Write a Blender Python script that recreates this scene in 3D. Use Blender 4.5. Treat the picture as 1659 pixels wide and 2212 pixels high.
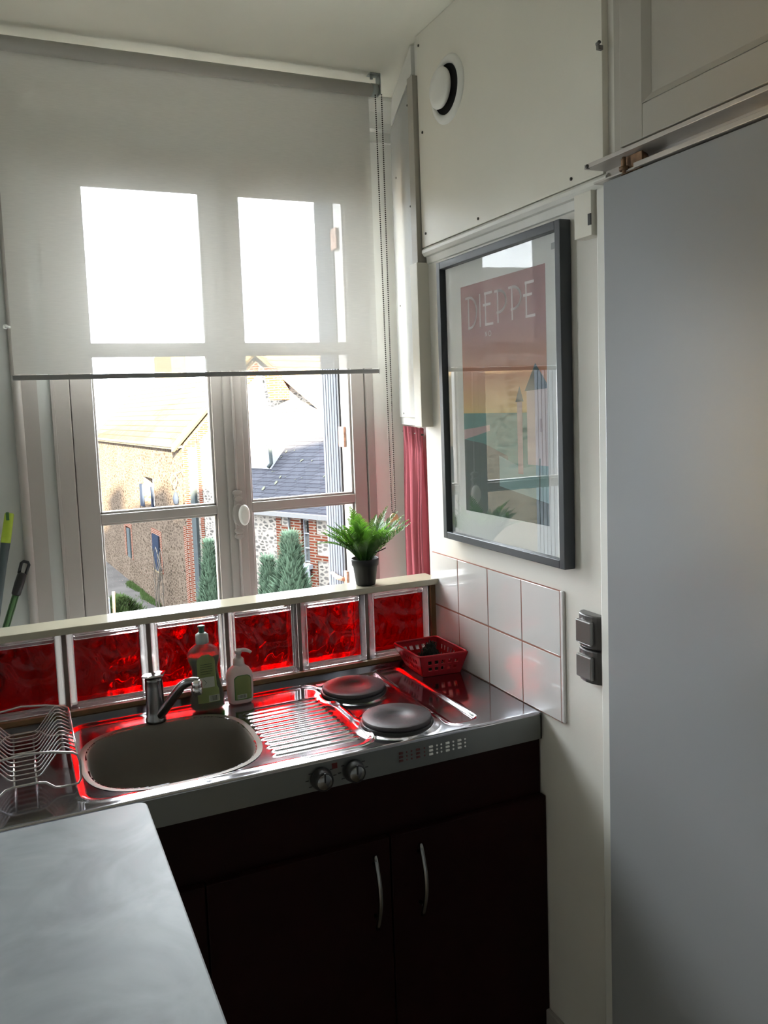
import bpy, bmesh, math, random
from mathutils import Vector, Matrix, noise
from math import sin, cos, pi, tan, radians, atan2, hypot
S = bpy.context.scene
for o in list(bpy.data.objects): bpy.data.objects.remove(o)
K = 0.9            # worktop height above the floor; z values written below are relative to the worktop
COL = S.collection

# ------------------------------------------------------------------ camera
cam = bpy.data.objects.new('camera', bpy.data.cameras.new('camera')); COL.objects.link(cam)
RT = Vector((0.9149, -0.4019, -0.0373)).normalized(); FW = Vector((0.3972, 0.913, -0.0928)).normalized()
RT = (RT - FW*RT.dot(FW)).normalized(); UP = RT.cross(FW)
cam.matrix_world = Matrix(((RT.x, UP.x, -FW.x, -1.1093), (RT.y, UP.y, -FW.y, -1.919), (RT.z, UP.z, -FW.z, 0.7319+K), (0, 0, 0, 1)))
cam.data.sensor_fit = 'HORIZONTAL'; cam.data.sensor_width = 36; cam.data.lens = 1779.52/1659*36
cam.data.shift_x = 31.71/1659; cam.data.shift_y = -62.37/1659
cam.data.clip_start = .02; cam.data.clip_end = 300
S.camera = cam
# ------------------------------------------------------------------ world, sun, exposure
S.view_settings.view_transform = 'Standard'; S.view_settings.look = 'None'
S.view_settings.gamma = 1; S.view_settings.use_curve_mapping = False
S.view_settings.exposure = 2.44
W = bpy.data.worlds.new('sky'); S.world = W; W.use_nodes = True
wn = W.node_tree.nodes; wl = W.node_tree.links; wn.clear()
wo = wn.new('ShaderNodeOutputWorld'); wb = wn.new('ShaderNodeBackground'); wl.new(wb.outputs[0], wo.inputs[0])
wc = wn.new('ShaderNodeTexCoord'); wt = wn.new('ShaderNodeTexNoise'); wt.inputs['Scale'].default_value = 2.2; wt.inputs['Detail'].default_value = 5
wr = wn.new('ShaderNodeValToRGB'); wr.color_ramp.elements[0].position = .35; wr.color_ramp.elements[0].color = (.80, .90, 1, 1); wr.color_ramp.elements[1].position = .65; wr.color_ramp.elements[1].color = (1, 1, .98, 1)
wl.new(wc.outputs['Generated'], wt.inputs['Vector']); wl.new(wt.outputs[0], wr.inputs[0]); wl.new(wr.outputs[0], wb.inputs[0])
wb.inputs[1].default_value = 6.0      # bright hazy sky
SUNEL = radians(13); sd = Vector((.2, 1, -tan(SUNEL)*hypot(.2, 1))).normalized()
sun = bpy.data.objects.new('sun', bpy.data.lights.new('sun', 'SUN')); COL.objects.link(sun)
sun.data.energy = 95; sun.data.angle = radians(1.0); sun.data.color = (1, .84, .58)
sun.rotation_euler = sd.to_track_quat('-Z', 'Y').to_euler()
por = bpy.data.objects.new('window_portal', bpy.data.lights.new('window_portal', 'AREA')); COL.objects.link(por)
por.data.shape = 'RECTANGLE'; por.data.size = 1.0; por.data.size_y = 1.75; por.data.cycles.is_portal = True
por.location = (-.475, .735, K+.66); por.rotation_euler = (-pi/2, 0, 0)
por2 = por.copy(); COL.objects.link(por2); por2.data = por.data.copy(); por2.data.size = .95; por2.data.size_y = 1.4; por2.location.x = -2.22; por2.location.z = K+.49

# ------------------------------------------------------------------ materials
MT = {}
def nodes(name):
    m = bpy.data.materials.new(name); m.use_nodes = True; MT[name] = m
    n = m.node_tree.nodes; b = n['Principled BSDF']; return m, n, m.node_tree.links, b
def bump(n, l, b, scale, strength, dist=.002, kind='noise', vec=None, detail=4):
    t = n.new('ShaderNodeTexNoise'); t.inputs['Scale'].default_value = scale; t.inputs['Detail'].default_value = detail
    c = n.new('ShaderNodeTexCoord'); l.new(vec or c.outputs['Object'], t.inputs['Vector'])
    bp = n.new('ShaderNodeBump'); bp.inputs['Strength'].default_value = strength; bp.inputs['Distance'].default_value = dist
    l.new(t.outputs[0], bp.inputs['Height']); l.new(bp.outputs[0], b.inputs['Normal']); return t
def mat(name, col, rough=.5, metal=0, bs=0, bst=.2, bd=.002, spec=.5, var=0, vs=3, coat=0, trans=0):
    m, n, l, b = nodes(name)
    b.inputs['Base Color'].default_value = (*col, 1); b.inputs['Roughness'].default_value = rough
    b.inputs['Metallic'].default_value = metal; b.inputs['Specular IOR Level'].default_value = spec
    b.inputs['Coat Weight'].default_value = coat
    if trans: b.inputs['Transmission Weight'].default_value = trans
    if bs: bump(n, l, b, bs, bst, bd)
    if var:
        c = n.new('ShaderNodeTexCoord'); t = n.new('ShaderNodeTexNoise'); t.inputs['Scale'].default_value = vs; t.inputs['Detail'].default_value = 5
        l.new(c.outputs['Object'], t.inputs['Vector'])
        r = n.new('ShaderNodeMapRange'); r.inputs[1].default_value = .3; r.inputs[2].default_value = .7; r.inputs[3].default_value = 1-var; r.inputs[4].default_value = 1+var*.3
        l.new(t.outputs[0], r.inputs[0])
        x = n.new('ShaderNodeMix'); x.data_type = 'RGBA'; x.blend_type = 'MULTIPLY'; x.inputs[0].default_value = 1
        x.inputs[6].default_value = (*col, 1); l.new(r.outputs[0], x.inputs[7]); l.new(x.outputs[2], b.inputs['Base Color'])
    return m
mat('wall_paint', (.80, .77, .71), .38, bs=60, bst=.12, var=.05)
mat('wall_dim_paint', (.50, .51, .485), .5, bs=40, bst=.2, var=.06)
mat('ceiling_paint', (.93, .91, .79), .55, bs=30, bst=.15, var=.05)
mat('gloss_white', (.82, .81, .76), .36, bs=25, bst=.12, var=.03)
mat('board_white', (.83, .795, .70), .33, bs=40, bst=.15, var=.04)
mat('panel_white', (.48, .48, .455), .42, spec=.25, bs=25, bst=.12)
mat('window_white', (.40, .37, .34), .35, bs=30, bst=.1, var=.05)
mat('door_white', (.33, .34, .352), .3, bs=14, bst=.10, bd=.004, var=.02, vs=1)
mat('cupboard_white', (.46, .43, .375), .4, var=.03)
mat('track_metal', (.60, .56, .52), .35, .35, bs=80, var=.15, vs=12)
mat('rust_steel', (.32, .19, .11), .5, .6, bs=90, var=.4, vs=60)
mat('copper_paint', (.50, .27, .18), .6, .2, bs=200, bst=.5, var=.5, vs=90)
mat('seal_dark', (.02, .02, .022), .6)
mat('tile_white', (.72, .70, .69), .06, coat=.3)
mat('grout_pink', (.34, .15, .11), .9)
mat('frame_grey', (.045, .05, .058), .35, .2)
mat('paper', (.74, .73, .71), .9)
mat('bronze_grey', (.10, .092, .09), .38, .5)
mat('bronze_light', (.22, .21, .20), .3, .6)
mat('black_plastic', (.012, .012, .013), .35)
mat('pot_black', (.008, .009, .010), .55)
mat('soil', (.02, .015, .01), .95, bs=200, bst=1)
mat('cabinet_dark', (.014, .0022, .0022), .5, bs=30, bst=.1, var=.3, vs=8, spec=.12)
mat('chrome', (.75, .75, .76), .08, 1)
mat('chrome_dull', (.24, .24, .245), .2, 1)
mat('wire_steel', (.52, .50, .49), .25, 1)
mat('plate_iron', (.05, .043, .047), .48, .35, bs=150, bst=.2)
mat('plate_rim', (.02, .02, .022), .3, .5)
mat('gap_shade', (.10, .09, .065), .8)  # shade colour for the gap above the boxing panel
mat('wood_edge', (.22, .125, .055), .5, bs=60, var=.3, vs=20)
mat('shelf_cream', (.46, .42, .32), .12, bs=20, bst=.1, var=.06)
mat('mortar', (.20, .155, .135), .8, bs=90)
mat('red_plastic', (.42, .010, .020), .35, spec=.4)
mat('sponge', (.018, .026, .02), .9, bs=300, bst=1, bd=.004)
mat('white_plastic', (.62, .62, .60), .35)
mat('grey_bar', (.28, .28, .28), .4)
mat('roller_cloth', (.55, .53, .49), .8)
mat('lime_plastic', (.38, .52, .04), .45)
mat('slate_plastic', (.07, .10, .105), .5)
mat('pole_green', (.10, .23, .09), .4, .2)
mat('chain_metal', (.07, .062, .05), .45, .5)
mat('yellow_clear', (.75, .62, .30), .3, trans=.4)
mat('floor_wood', (.46, .38, .28), .5, var=.2)  # unseen floor, made pale to bounce light onto the ceiling
mat('label_olive', (.22, .27, .09), .6, var=.1, vs=30)
mat('label_white', (.48, .50, .42), .6)
mat('label_green', (.055, .16, .04), .5)
mat('ink_dark', (.02, .03, .02), .6)
mat('nozzle_green', (.02, .10, .07), .4)
mat('cap_grey', (.38, .42, .40), .4)
mat('slot_lit', (.85, .85, .83), .2)  # white stands for light showing in the right-hand slots
mat('slot_dark', (.10, .022, .022), .6)
mat('pilot_red', (.11, .01, .01), .3)
mat('cord_white', (.7, .7, .66), .4)
# poster inks
for nm, c in dict(p_rose=(.33, .135, .145), p_sea=(.05, .18, .16), p_cliff=(.36, .25, .24), p_dark=(.025, .055, .045), p_roof=(.05, .085, .095),
                  p_tower=(.50, .40, .38), p_tower2=(.36, .26, .25), p_light=(.16, .28, .27), p_text=(.68, .58, .59), p_grey=(.33, .33, .33)).items(): mat(nm, c, .75)
def poster_sky():
    m, n, l, b = nodes('p_sky'); c = n.new('ShaderNodeTexCoord'); s = n.new('ShaderNodeSeparateXYZ'); l.new(c.outputs['Object'], s.inputs[0])
    r = n.new('ShaderNodeMapRange'); r.inputs[1].default_value = -.03; r.inputs[2].default_value = .30; l.new(s.outputs[2], r.inputs[0])
    q = n.new('ShaderNodeValToRGB'); e = q.color_ramp.elements; e[0].position = 0; e[0].color = (.60, .42, .15, 1); e[1].position = .62; e[1].color = (.33, .13, .135, 1)
    x = e.new(.28); x.color = (.50, .22, .12, 1); l.new(r.outputs[0], q.inputs[0]); l.new(q.outputs[0], b.inputs['Base Color']); b.inputs['Roughness'].default_value = .75
poster_sky()
def steel(name, base, rough, sx, sy, bst):
    m, n, l, b = nodes(name); b.inputs['Metallic'].default_value = 1
    c = n.new('ShaderNodeTexCoord'); mp = n.new('ShaderNodeMapping'); mp.inputs['Scale'].default_value = (sx, sy, 60); l.new(c.outputs['Object'], mp.inputs[0])
    t = n.new('ShaderNodeTexNoise'); t.inputs['Scale'].default_value = 1; t.inputs['Detail'].default_value = 6; l.new(mp.outputs[0], t.inputs['Vector'])
    t2 = n.new('ShaderNodeTexNoise'); t2.inputs['Scale'].default_value = 6; t2.inputs['Detail'].default_value = 5; l.new(c.outputs['Object'], t2.inputs['Vector'])
    r = n.new('ShaderNodeMapRange'); r.inputs[1].default_value = .3; r.inputs[2].default_value = .7; r.inputs[3].default_value = rough*.7; r.inputs[4].default_value = rough*1.5
    l.new(t2.outputs[0], r.inputs[0]); l.new(r.outputs[0], b.inputs['Roughness']); b.inputs['Base Color'].default_value = (*base, 1)
    if name == 'steel_bowl': b.inputs['Metallic'].default_value = .25
    bp = n.new('ShaderNodeBump'); bp.inputs['Strength'].default_value = bst; bp.inputs['Distance'].default_value = .0006; l.new(t.outputs[0], bp.inputs['Height']); l.new(bp.outputs[0], b.inputs['Normal'])
steel('steel_top', (.42, .415, .445), .10, 12, 260, .05)
steel('steel_bowl', (.20, .18, .155), .5, 60, 60, .2)
steel('steel_front', (.20, .21, .21), .38, 8, 200, .12)
def marble():
    m, n, l, b = nodes('marble_laminate'); c = n.new('ShaderNodeTexCoord'); t = n.new('ShaderNodeTexNoise'); t.inputs['Scale'].default_value = 4.5; t.inputs['Detail'].default_value = 9; t.inputs['Distortion'].default_value = 1.2
    l.new(c.outputs['Object'], t.inputs['Vector']); q = n.new('ShaderNodeValToRGB'); e = q.color_ramp.elements
    e[0].position = .30; e[0].color = (.13, .145, .155, 1); e[1].position = .58; e[1].color = (.22, .238, .25, 1); l.new(t.outputs[0], q.inputs[0])
    l.new(q.outputs[0], b.inputs['Base Color']); b.inputs['Roughness'].default_value = .46; b.inputs['Specular IOR Level'].default_value = .35
marble()
def shader_mix(name, build):
    m = bpy.data.materials.new(name); m.use_nodes = True; MT[name] = m; n = m.node_tree.nodes; l = m.node_tree.links; n.clear()
    o = n.new('ShaderNodeOutputMaterial'); l.new(build(n, l), o.inputs[0])
def sh(n, kind, col, rough=None, ior=None):
    s = n.new('ShaderNodeBsdf'+kind); s.inputs[0].default_value = (*col, 1)
    if rough is not None: s.inputs['Roughness'].default_value = rough
    if ior: s.inputs['IOR'].default_value = ior
    return s
def mx(n, l, f, a, b):
    x = n.new('ShaderNodeMixShader')
    if isinstance(f, (int, float)): x.inputs[0].default_value = f
    else: l.new(f, x.inputs[0])
    l.new(a.outputs[0], x.inputs[1]); l.new(b.outputs[0], x.inputs[2]); return x
def fres(n, ior=1.45, k=1.0):
    f = n.new('ShaderNodeFresnel'); f.inputs[0].default_value = ior     # thin sheets: reflect on the outer face only
    g = n.new('ShaderNodeNewGeometry'); i = n.new('ShaderNodeMath'); i.operation = 'SUBTRACT'; i.inputs[0].default_value = 1
    k2 = n.new('ShaderNodeMath'); k2.operation = 'MULTIPLY'; L_ = n.id_data.links
    L_.new(g.outputs['Backfacing'], i.inputs[1]); L_.new(i.outputs[0], k2.inputs[0]); L_.new(f.outputs[0], k2.inputs[1]); return k2
shader_mix('pane_glass', lambda n, l: mx(n, l, fres(n, 1.3).outputs[0], sh(n, 'Transparent', (.97, .98, .98)), sh(n, 'Glossy', (1, 1, 1), .0)).outputs[0])
shader_mix('picture_glass', lambda n, l: mx(n, l, fres(n, 1.9).outputs[0], sh(n, 'Transparent', (.97, .98, .98)), sh(n, 'Glossy', (1, 1, 1), .0)).outputs[0])
def blind(n, l):
    c = n.new('ShaderNodeTexCoord'); mp = n.new('ShaderNodeMapping'); mp.inputs['Scale'].default_value = (30, 1, 500); l.new(c.outputs['Object'], mp.inputs[0])
    t = n.new('ShaderNodeTexNoise'); t.inputs['Scale'].default_value = 1; t.inputs['Detail'].default_value = 3; l.new(mp.outputs[0], t.inputs['Vector'])
    r = n.new('ShaderNodeMapRange'); r.inputs[1].default_value = .3; r.inputs[2].default_value = .7; r.inputs[3].default_value = .78; r.inputs[4].default_value = .84; l.new(t.outputs[0], r.inputs[0])
    a = mx(n, l, .92, sh(n, 'Translucent', (.93, .91, .86)), sh(n, 'Diffuse', (.88, .86, .80)))
    return mx(n, l, r.outputs[0], sh(n, 'Transparent', (.9, .9, .9)), a).outputs[0]
shader_mix('blind_fabric', blind)
def redglass(n, l):
    c = n.new('ShaderNodeTexCoord'); t = n.new('ShaderNodeTexNoise'); t.inputs['Scale'].default_value = 10; t.inputs['Detail'].default_value = .4; t.inputs['Distortion'].default_value = 1.6
    l.new(c.outputs['Object'], t.inputs['Vector']); bp = n.new('ShaderNodeBump'); bp.inputs['Strength'].default_value = .9; bp.inputs['Distance'].default_value = .03; l.new(t.outputs[0], bp.inputs['Height'])
    r = sh(n, 'Refraction', (.70, .035, .045), .0, 1.45); l.new(bp.outputs[0], r.inputs['Normal'])
    g = sh(n, 'Glossy', (1, .9, .9), .03); l.new(bp.outputs[0], g.inputs['Normal'])
    a = mx(n, l, .12, r, sh(n, 'Transparent', (.62, .04, .045)))
    return mx(n, l, fres(n, 1.4).outputs[0], a, g).outputs[0]
shader_mix('red_glass', redglass)
def clearglass(n, l):
    r = sh(n, 'Refraction', (.90, .88, .87), .12, 1.45); g = sh(n, 'Glossy', (.95, .95, .95), .1)
    a = mx(n, l, .35, r, sh(n, 'Transparent', (.9, .88, .88)))
    a = mx(n, l, .12, a, sh(n, 'Translucent', (.85, .8, .78)))
    return mx(n, l, fres(n, 1.45).outputs[0], a, g).outputs[0]
shader_mix('clear_glass', clearglass)
shader_mix('bottle_clear', lambda n, l: mx(n, l, fres(n, 1.4).outputs[0], mx(n, l, .18, sh(n, 'Transparent', (.82, .78, .78)), sh(n, 'Diffuse', (.4, .36, .36))), sh(n, 'Glossy', (1, 1, 1), .08)).outputs[0])
shader_mix('bottle_liquid', lambda n, l: mx(n, l, fres(n, 1.3).outputs[0], mx(n, l, .45, sh(n, 'Transparent', (.08, .52, .10)), sh(n, 'Diffuse', (.015, .11, .02))), sh(n, 'Glossy', (1, 1, 1), .08)).outputs[0])
shader_mix('soap_white', lambda n, l: mx(n, l, .08, mx(n, l, .35, sh(n, 'Diffuse', (.70, .66, .64)), sh(n, 'Translucent', (.8, .62, .58))), sh(n, 'Glossy', (1, 1, 1), .15)).outputs[0])
shader_mix('curtain_cloth', lambda n, l: mx(n, l, .18, sh(n, 'Diffuse', (.36, .105, .125)), sh(n, 'Translucent', (.35, .06, .075))).outputs[0])
shader_mix('leaf_green', lambda n, l: mx(n, l, .12, mx(n, l, .4, sh(n, 'Diffuse', (.032, .105, .018)), sh(n, 'Translucent', (.15, .36, .03))), sh(n, 'Glossy', (.4, .45, .4), .3)).outputs[0])
shader_mix('bush_green', lambda n, l: mx(n, l, .3, sh(n, 'Diffuse', (.020, .032, .012)), sh(n, 'Translucent', (.028, .042, .015))).outputs[0])
shader_mix('conifer_green', lambda n, l: mx(n, l, .25, sh(n, 'Diffuse', (.055, .085, .06)), sh(n, 'Translucent', (.06, .09, .06))).outputs[0])
def brick(name, c1, c2, mo, w=.22, h=.065, ms=.012):
    m, n, l, b = nodes(name); c = n.new('ShaderNodeTexCoord'); s = n.new('ShaderNodeSeparateXYZ'); k = n.new('ShaderNodeCombineXYZ'); l.new(c.outputs['Object'], s.inputs[0])
    a = n.new('ShaderNodeMath'); a.operation = 'ADD'; l.new(s.outputs[0], a.inputs[0]); l.new(s.outputs[1], a.inputs[1]); l.new(a.outputs[0], k.inputs[0]); l.new(s.outputs[2], k.inputs[1])
    t = n.new('ShaderNodeTexBrick'); l.new(k.outputs[0], t.inputs['Vector']); t.inputs['Scale'].default_value = 1; t.inputs['Brick Width'].default_value = w; t.inputs['Row Height'].default_value = h; t.inputs['Mortar Size'].default_value = ms
    t.inputs['Color1'].default_value = (*c1, 1); t.inputs['Color2'].default_value = (*c2, 1); t.inputs['Mortar'].default_value = (*mo, 1)
    l.new(t.outputs[0], b.inputs['Base Color']); b.inputs['Roughness'].default_value = .95; b.inputs['Specular IOR Level'].default_value = 0
brick('brick_red', (.044, .012, .007), (.036, .010, .006), (.065, .055, .047))
brick('slate', (.021, .022, .027), (.016, .017, .021), (.010, .010, .0125), .22, .085, .008)
brick('tile_roof', (.07, .058, .045), (.055, .046, .036), (.04, .032, .024), .3, .2, .015)
def flint(name, stone, mo, sc=(8, 8, 15), edge=.09):
    m, n, l, b = nodes(name); c = n.new('ShaderNodeTexCoord'); mp = n.new('ShaderNodeMapping'); mp.inputs['Scale'].default_value = sc; l.new(c.outputs['Object'], mp.inputs[0])
    v = n.new('ShaderNodeTexVoronoi'); v.feature = 'DISTANCE_TO_EDGE'; v.inputs['Scale'].default_value = 1; v.inputs['Randomness'].default_value = .8; l.new(mp.outputs[0], v.inputs['Vector'])
    r = n.new('ShaderNodeMapRange'); r.inputs[1].default_value = edge; r.inputs[2].default_value = edge+.15; l.new(v.outputs[0], r.inputs[0])
    v2 = n.new('ShaderNodeTexVoronoi'); v2.inputs['Scale'].default_value = 1; v2.inputs['Randomness'].default_value = .8; l.new(mp.outputs[0], v2.inputs['Vector'])
    bw = n.new('ShaderNodeRGBToBW'); l.new(v2.outputs['Color'], bw.inputs[0])
    q = n.new('ShaderNodeMix'); q.data_type = 'RGBA'; q.inputs[6].default_value = (*stone, 1); q.inputs[7].default_value = (*[min(1, x*2.3) for x in stone], 1); l.new(bw.outputs[0], q.inputs[0])
    x = n.new('ShaderNodeMix'); x.data_type = 'RGBA'; x.inputs[6].default_value = (*mo, 1); l.new(q.outputs[2], x.inputs[7]); l.new(r.outputs[0], x.inputs[0]); l.new(x.outputs[2], b.inputs['Base Color']); b.inputs['Roughness'].default_value = .95; b.inputs['Specular IOR Level'].default_value = 0
flint('flint_pale', (.021, .020, .019), (.095, .087, .079), (6, 6, 12), .10)
flint('flint_tan', (.013, .010, .008), (.042, .033, .026), (4.5, 4.5, 9), .05)
flint('flint_warm', (.050, .040, .028), (.105, .088, .064), (4, 4, 8), .06)
mat('asphalt', (.030, .0285, .028), .95, var=.25, vs=1.2, spec=0)
mat('grass', (.02, .028, .012), .95, var=.3, vs=4, spec=0)
mat('shutter_blue', (.008, .0105, .017), .8, spec=0)
mat('pvc_white', (.11, .115, .13), .6, spec=.02)
mat('zinc', (.022, .026, .028), .8, spec=0)
mat('cream_wood', (.07, .055, .032), .8, spec=0)
mat('dark_pane', (.006, .007, .007), .8, spec=.02)
mat('net_curtain', (.04, .043, .046), .9, spec=0)
mat('lichen', (.040, .042, .034), .9, spec=0)
mat('render_outside', (.25, .23, .20), .9, spec=0)

# ------------------------------------------------------------------ mesh helpers (z arguments are relative to the worktop)
class MB:
    def __init__(s): s.bm = bmesh.new(); s.mats = []
    def mi(s, m):
        if m is None: return 0
        if m not in s.mats: s.mats.append(m)
        return s.mats.index(m)
    def box(s, x0, x1, y0, y1, z0, z1, m=None):
        vs = [s.bm.verts.new((x, y, z)) for x in (x0, x1) for y in (y0, y1) for z in (z0, z1)]
        k = s.mi(m)
        for f in ((0, 1, 3, 2), (4, 6, 7, 5), (0, 4, 5, 1), (2, 3, 7, 6), (0, 2, 6, 4), (1, 5, 7, 3)):
            fc = s.bm.faces.new([vs[i] for i in f]); fc.material_index = k
        return s
    def prism(s, pts, d, m=None):           # closed polygon of 3-D points swept along vector d
        a = [s.bm.verts.new(p) for p in pts]; b = [s.bm.verts.new(Vector(p)+Vector(d)) for p in pts]; n = len(pts); k = s.mi(m)
        fs = [s.bm.faces.new(a), s.bm.faces.new(b[::-1])]
        for i in range(n): fs.append(s.bm.faces.new([a[i], b[i], b[(i+1) % n], a[(i+1) % n]]))
        for f in fs: f.material_index = k
        return s
    def tube(s, pts, r, n=10, closed=False, m=None, smooth=True):
        pts = [Vector(p) for p in pts]; rs = r if isinstance(r, (list, tuple)) else [r]*len(pts); k = s.mi(m); rings = []; up = None; N = len(pts)
        for i, p in enumerate(pts):
            t = (pts[(i+1) % N]-pts[i-1]) if closed else (pts[min(i+1, N-1)]-pts[max(i-1, 0)])
            if t.length < 1e-9: t = Vector((0, 0, 1))
            t.normalize()
            if up is None: up = Vector((0, 0, 1)) if abs(t.z) < .9 else Vector((1, 0, 0))
            a = t.cross(up).normalized(); b = a.cross(t); up = b
            rings.append([s.bm.verts.new(p+(a*cos(q)+b*sin(q))*rs[i]) for q in [2*pi*j/n for j in range(n)]])
        for i in range(N if closed else N-1):
            A = rings[i]; B = rings[(i+1) % N]
            for j in range(n):
                f = s.bm.faces.new([A[j], A[(j+1) % n], B[(j+1) % n], B[j]]); f.smooth = smooth; f.material_index = k
        if not closed:
            for R_ in (rings[0][::-1], rings[-1]):
                f = s.bm.faces.new(R_); f.material_index = k
        return s
    def lathe(s, prof, c=(0, 0, 0), axis='z', n=32, m=None, sx=1, sy=1, smooth=True):   # prof: (radius, height)
        k = s.mi(m); rings = []; c = Vector(c)
        def put(r, h, q):
            u, v = r*cos(q)*sx, r*sin(q)*sy
            return c+{'z': Vector((u, v, h)), 'x': Vector((h, u, v)), 'y': Vector((u, h, v))}[axis]
        for r, h in prof:
            if r < 1e-6: rings.append([s.bm.verts.new(put(0, h, 0))])
            else: rings.append([s.bm.verts.new(put(r, h, 2*pi*j/n)) for j in range(n)])
        for A, B in zip(rings, rings[1:]):
            if len(A) == 1 and len(B) == 1: continue
            for j in range(n):
                a0, a1 = A[j % len(A)], A[(j+1) % len(A)]; b0, b1 = B[j % len(B)], B[(j+1) % len(B)]
                vs = [a0, a1, b1, b0] if len(A) > 1 and len(B) > 1 else ([a0, b1, b0] if len(A) == 1 else [a0, a1, b0])
                f = s.bm.faces.new(vs); f.smooth = smooth; f.material_index = k
        return s
    def quad(s, pts, m=None):
        f = s.bm.faces.new([s.bm.verts.new(p) for p in pts]); f.material_index = s.mi(m); return s
    def build(s, name, m, parent=None, loc=None, bevel=0, seg=2, raise_=True, smooth=False, local=None):
        bmesh.ops.recalc_face_normals(s.bm, faces=s.bm.faces)
        me = bpy.data.meshes.new(name)
        off = Vector((0, 0, K)) if raise_ else Vector((0, 0, 0))
        for v in s.bm.verts: v.co += off
        s.bm.to_mesh(me); s.bm.free()
        for q in ([m] + [x for x in s.mats if x != m] if not s.mats or None in s.mats else s.mats) if s.mats else [m]:
            me.materials.append(MT[q])
        o = bpy.data.objects.new(name, me); COL.objects.link(o)
        if smooth:
            for p in me.polygons: p.use_smooth = True
        if parent is not None:
            o.parent = parent; o.matrix_parent_inverse = Matrix.Identity(4)
            me.transform(parent_world(parent).inverted())
        if bevel:
            b = o.modifiers.new('bevel', 'BEVEL'); b.width = bevel; b.segments = seg; b.limit_method = 'ANGLE'; b.angle_limit = radians(35)
            try: b.harden_normals = False
            except Exception: pass
        return o
def parent_world(o):
    m = Matrix.LocRotScale(o.location, o.rotation_euler, None)
    return m if o.parent is None else parent_world(o.parent) @ m
def tag(o, label=None, cat=None, group=None, kind=None):
    if label: o['label'] = label
    if cat: o['category'] = cat
    if group: o['group'] = group
    if kind: o['kind'] = kind
    return o
def thing(name, label, cat, loc=(0, 0, 0), rz=0, group=None):
    o = bpy.data.objects.new(name, None); COL.objects.link(o); o.empty_display_size = .05
    o.location = (loc[0], loc[1], loc[2]+K); o.rotation_euler = (0, 0, rz); return tag(o, label, cat, group)
def struct(name, mb, m, label=None, cat=None, **k):
    return tag(mb.build(name, m, **k), label, cat, kind='structure')
def copytree(o, parent=None):
    c = o.copy(); COL.objects.link(c)
    if parent is not None: c.parent = parent
    for ch in list(o.children): copytree(ch, c)
    return c
def smoothpath(pts, n=6):
    P = [Vector(p) for p in pts]; out = []
    for i in range(len(P)-1):
        a, b, c, d = P[max(i-1, 0)], P[i], P[i+1], P[min(i+2, len(P)-1)]
        for j in range(n):
            t = j/n; out.append(.5*((2*b)+(c-a)*t+(2*a-5*b+4*c-d)*t*t+(3*b-a-3*c+d)*t**3))
    return out+[P[-1]]

# ================================================================== ROOM SHELL
FZ = -.9; CZ = 1.731
XL = -2.9; YB = -3.2; YW = .65
struct('floor', MB().box(XL-.15, .15, YB-.15, 1.0, FZ-.15, FZ), 'floor_wood', 'unseen wooden kitchen floor, made pale to bounce light', 'floor')
struct('ceiling', MB().box(XL-.15, .4, YB-.15, 1.0, CZ, CZ+.15), 'ceiling_paint', 'cream painted ceiling above the roller blind', 'ceiling')
struct('wall_right', MB().box(0, .15, YB-.15, .205, FZ, CZ), 'wall_paint', 'off-white painted wall behind the framed poster', 'wall')
struct('wall_left', MB().box(XL-.15, XL, YB-.15, 1.0, FZ, CZ), 'wall_dim_paint', 'white left room wall', 'wall')
struct('wall_behind', MB().box(XL, 0, YB-.15, YB, FZ, CZ), 'wall_dim_paint', 'white wall behind the camera', 'wall')
# oblique wall from the end of the right wall to the window wall
OB0 = Vector((.02, .205, 0)); OB1 = Vector((.165, .66, 0)); obd = (OB1-OB0).normalized(); obn = Vector((-obd.y, obd.x, 0))
w = MB(); w.prism([(OB0.x, OB0.y, FZ), (OB1.x, OB1.y, FZ), (.4, .7, FZ), (.4, .205, FZ)], (0, 0, CZ-FZ))
struct('wall_niche', w, 'wall_paint', 'slanting white wall of the window recess behind the curtain', 'wall')
# window wall with opening
WX0, WX1, WZ0, WZ1 = -.983, .033, -.22, 1.52
w = MB()
w.box(XL, -2.7, YW, .98, FZ, CZ); w.box(-1.74, WX0, YW, .98, FZ, CZ); w.box(-2.7, -1.74, YW, .98, FZ, WZ0); w.box(-2.7, -1.74, YW, .98, 1.20, CZ); w.box(WX0, WX1, YW, .98, FZ, WZ0); w.box(WX0, WX1, YW, .98, WZ1, CZ)
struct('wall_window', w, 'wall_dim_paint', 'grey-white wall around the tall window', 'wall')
struct('wall_window_right', MB().box(WX1, .4, YW, .98, FZ, CZ), 'gloss_white', 'narrow white wall strip right of the window behind the blind cord', 'wall')
# plaster corner bead and board at the left of the window
w = MB(); w.box(-1.066, -1.024, .632, .651, FZ, CZ); w.tube([(-1.077, .638, FZ), (-1.077, .638, CZ)], .0135, 14)
struct('trim_1', w, 'window_white', 'rounded white corner bead left of the window', 'trim')
# cornice above the window
w = MB(); w.prism([(-2.2, YW, 1.60), (-2.2, YW-.012, 1.60), (-2.2, YW-.012, 1.632), (-2.2, YW-.02, 1.64), (-2.2, YW-.02, 1.66), (-2.2, YW-.03, 1.69), (-2.2, YW-.055, 1.718), (-2.2, YW-.055, 1.731), (-2.2, YW, 1.731)], (2.34, 0, 0))
struct('trim_2', w, 'gloss_white', 'white moulded cornice over the window behind the blind', 'trim')
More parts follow.
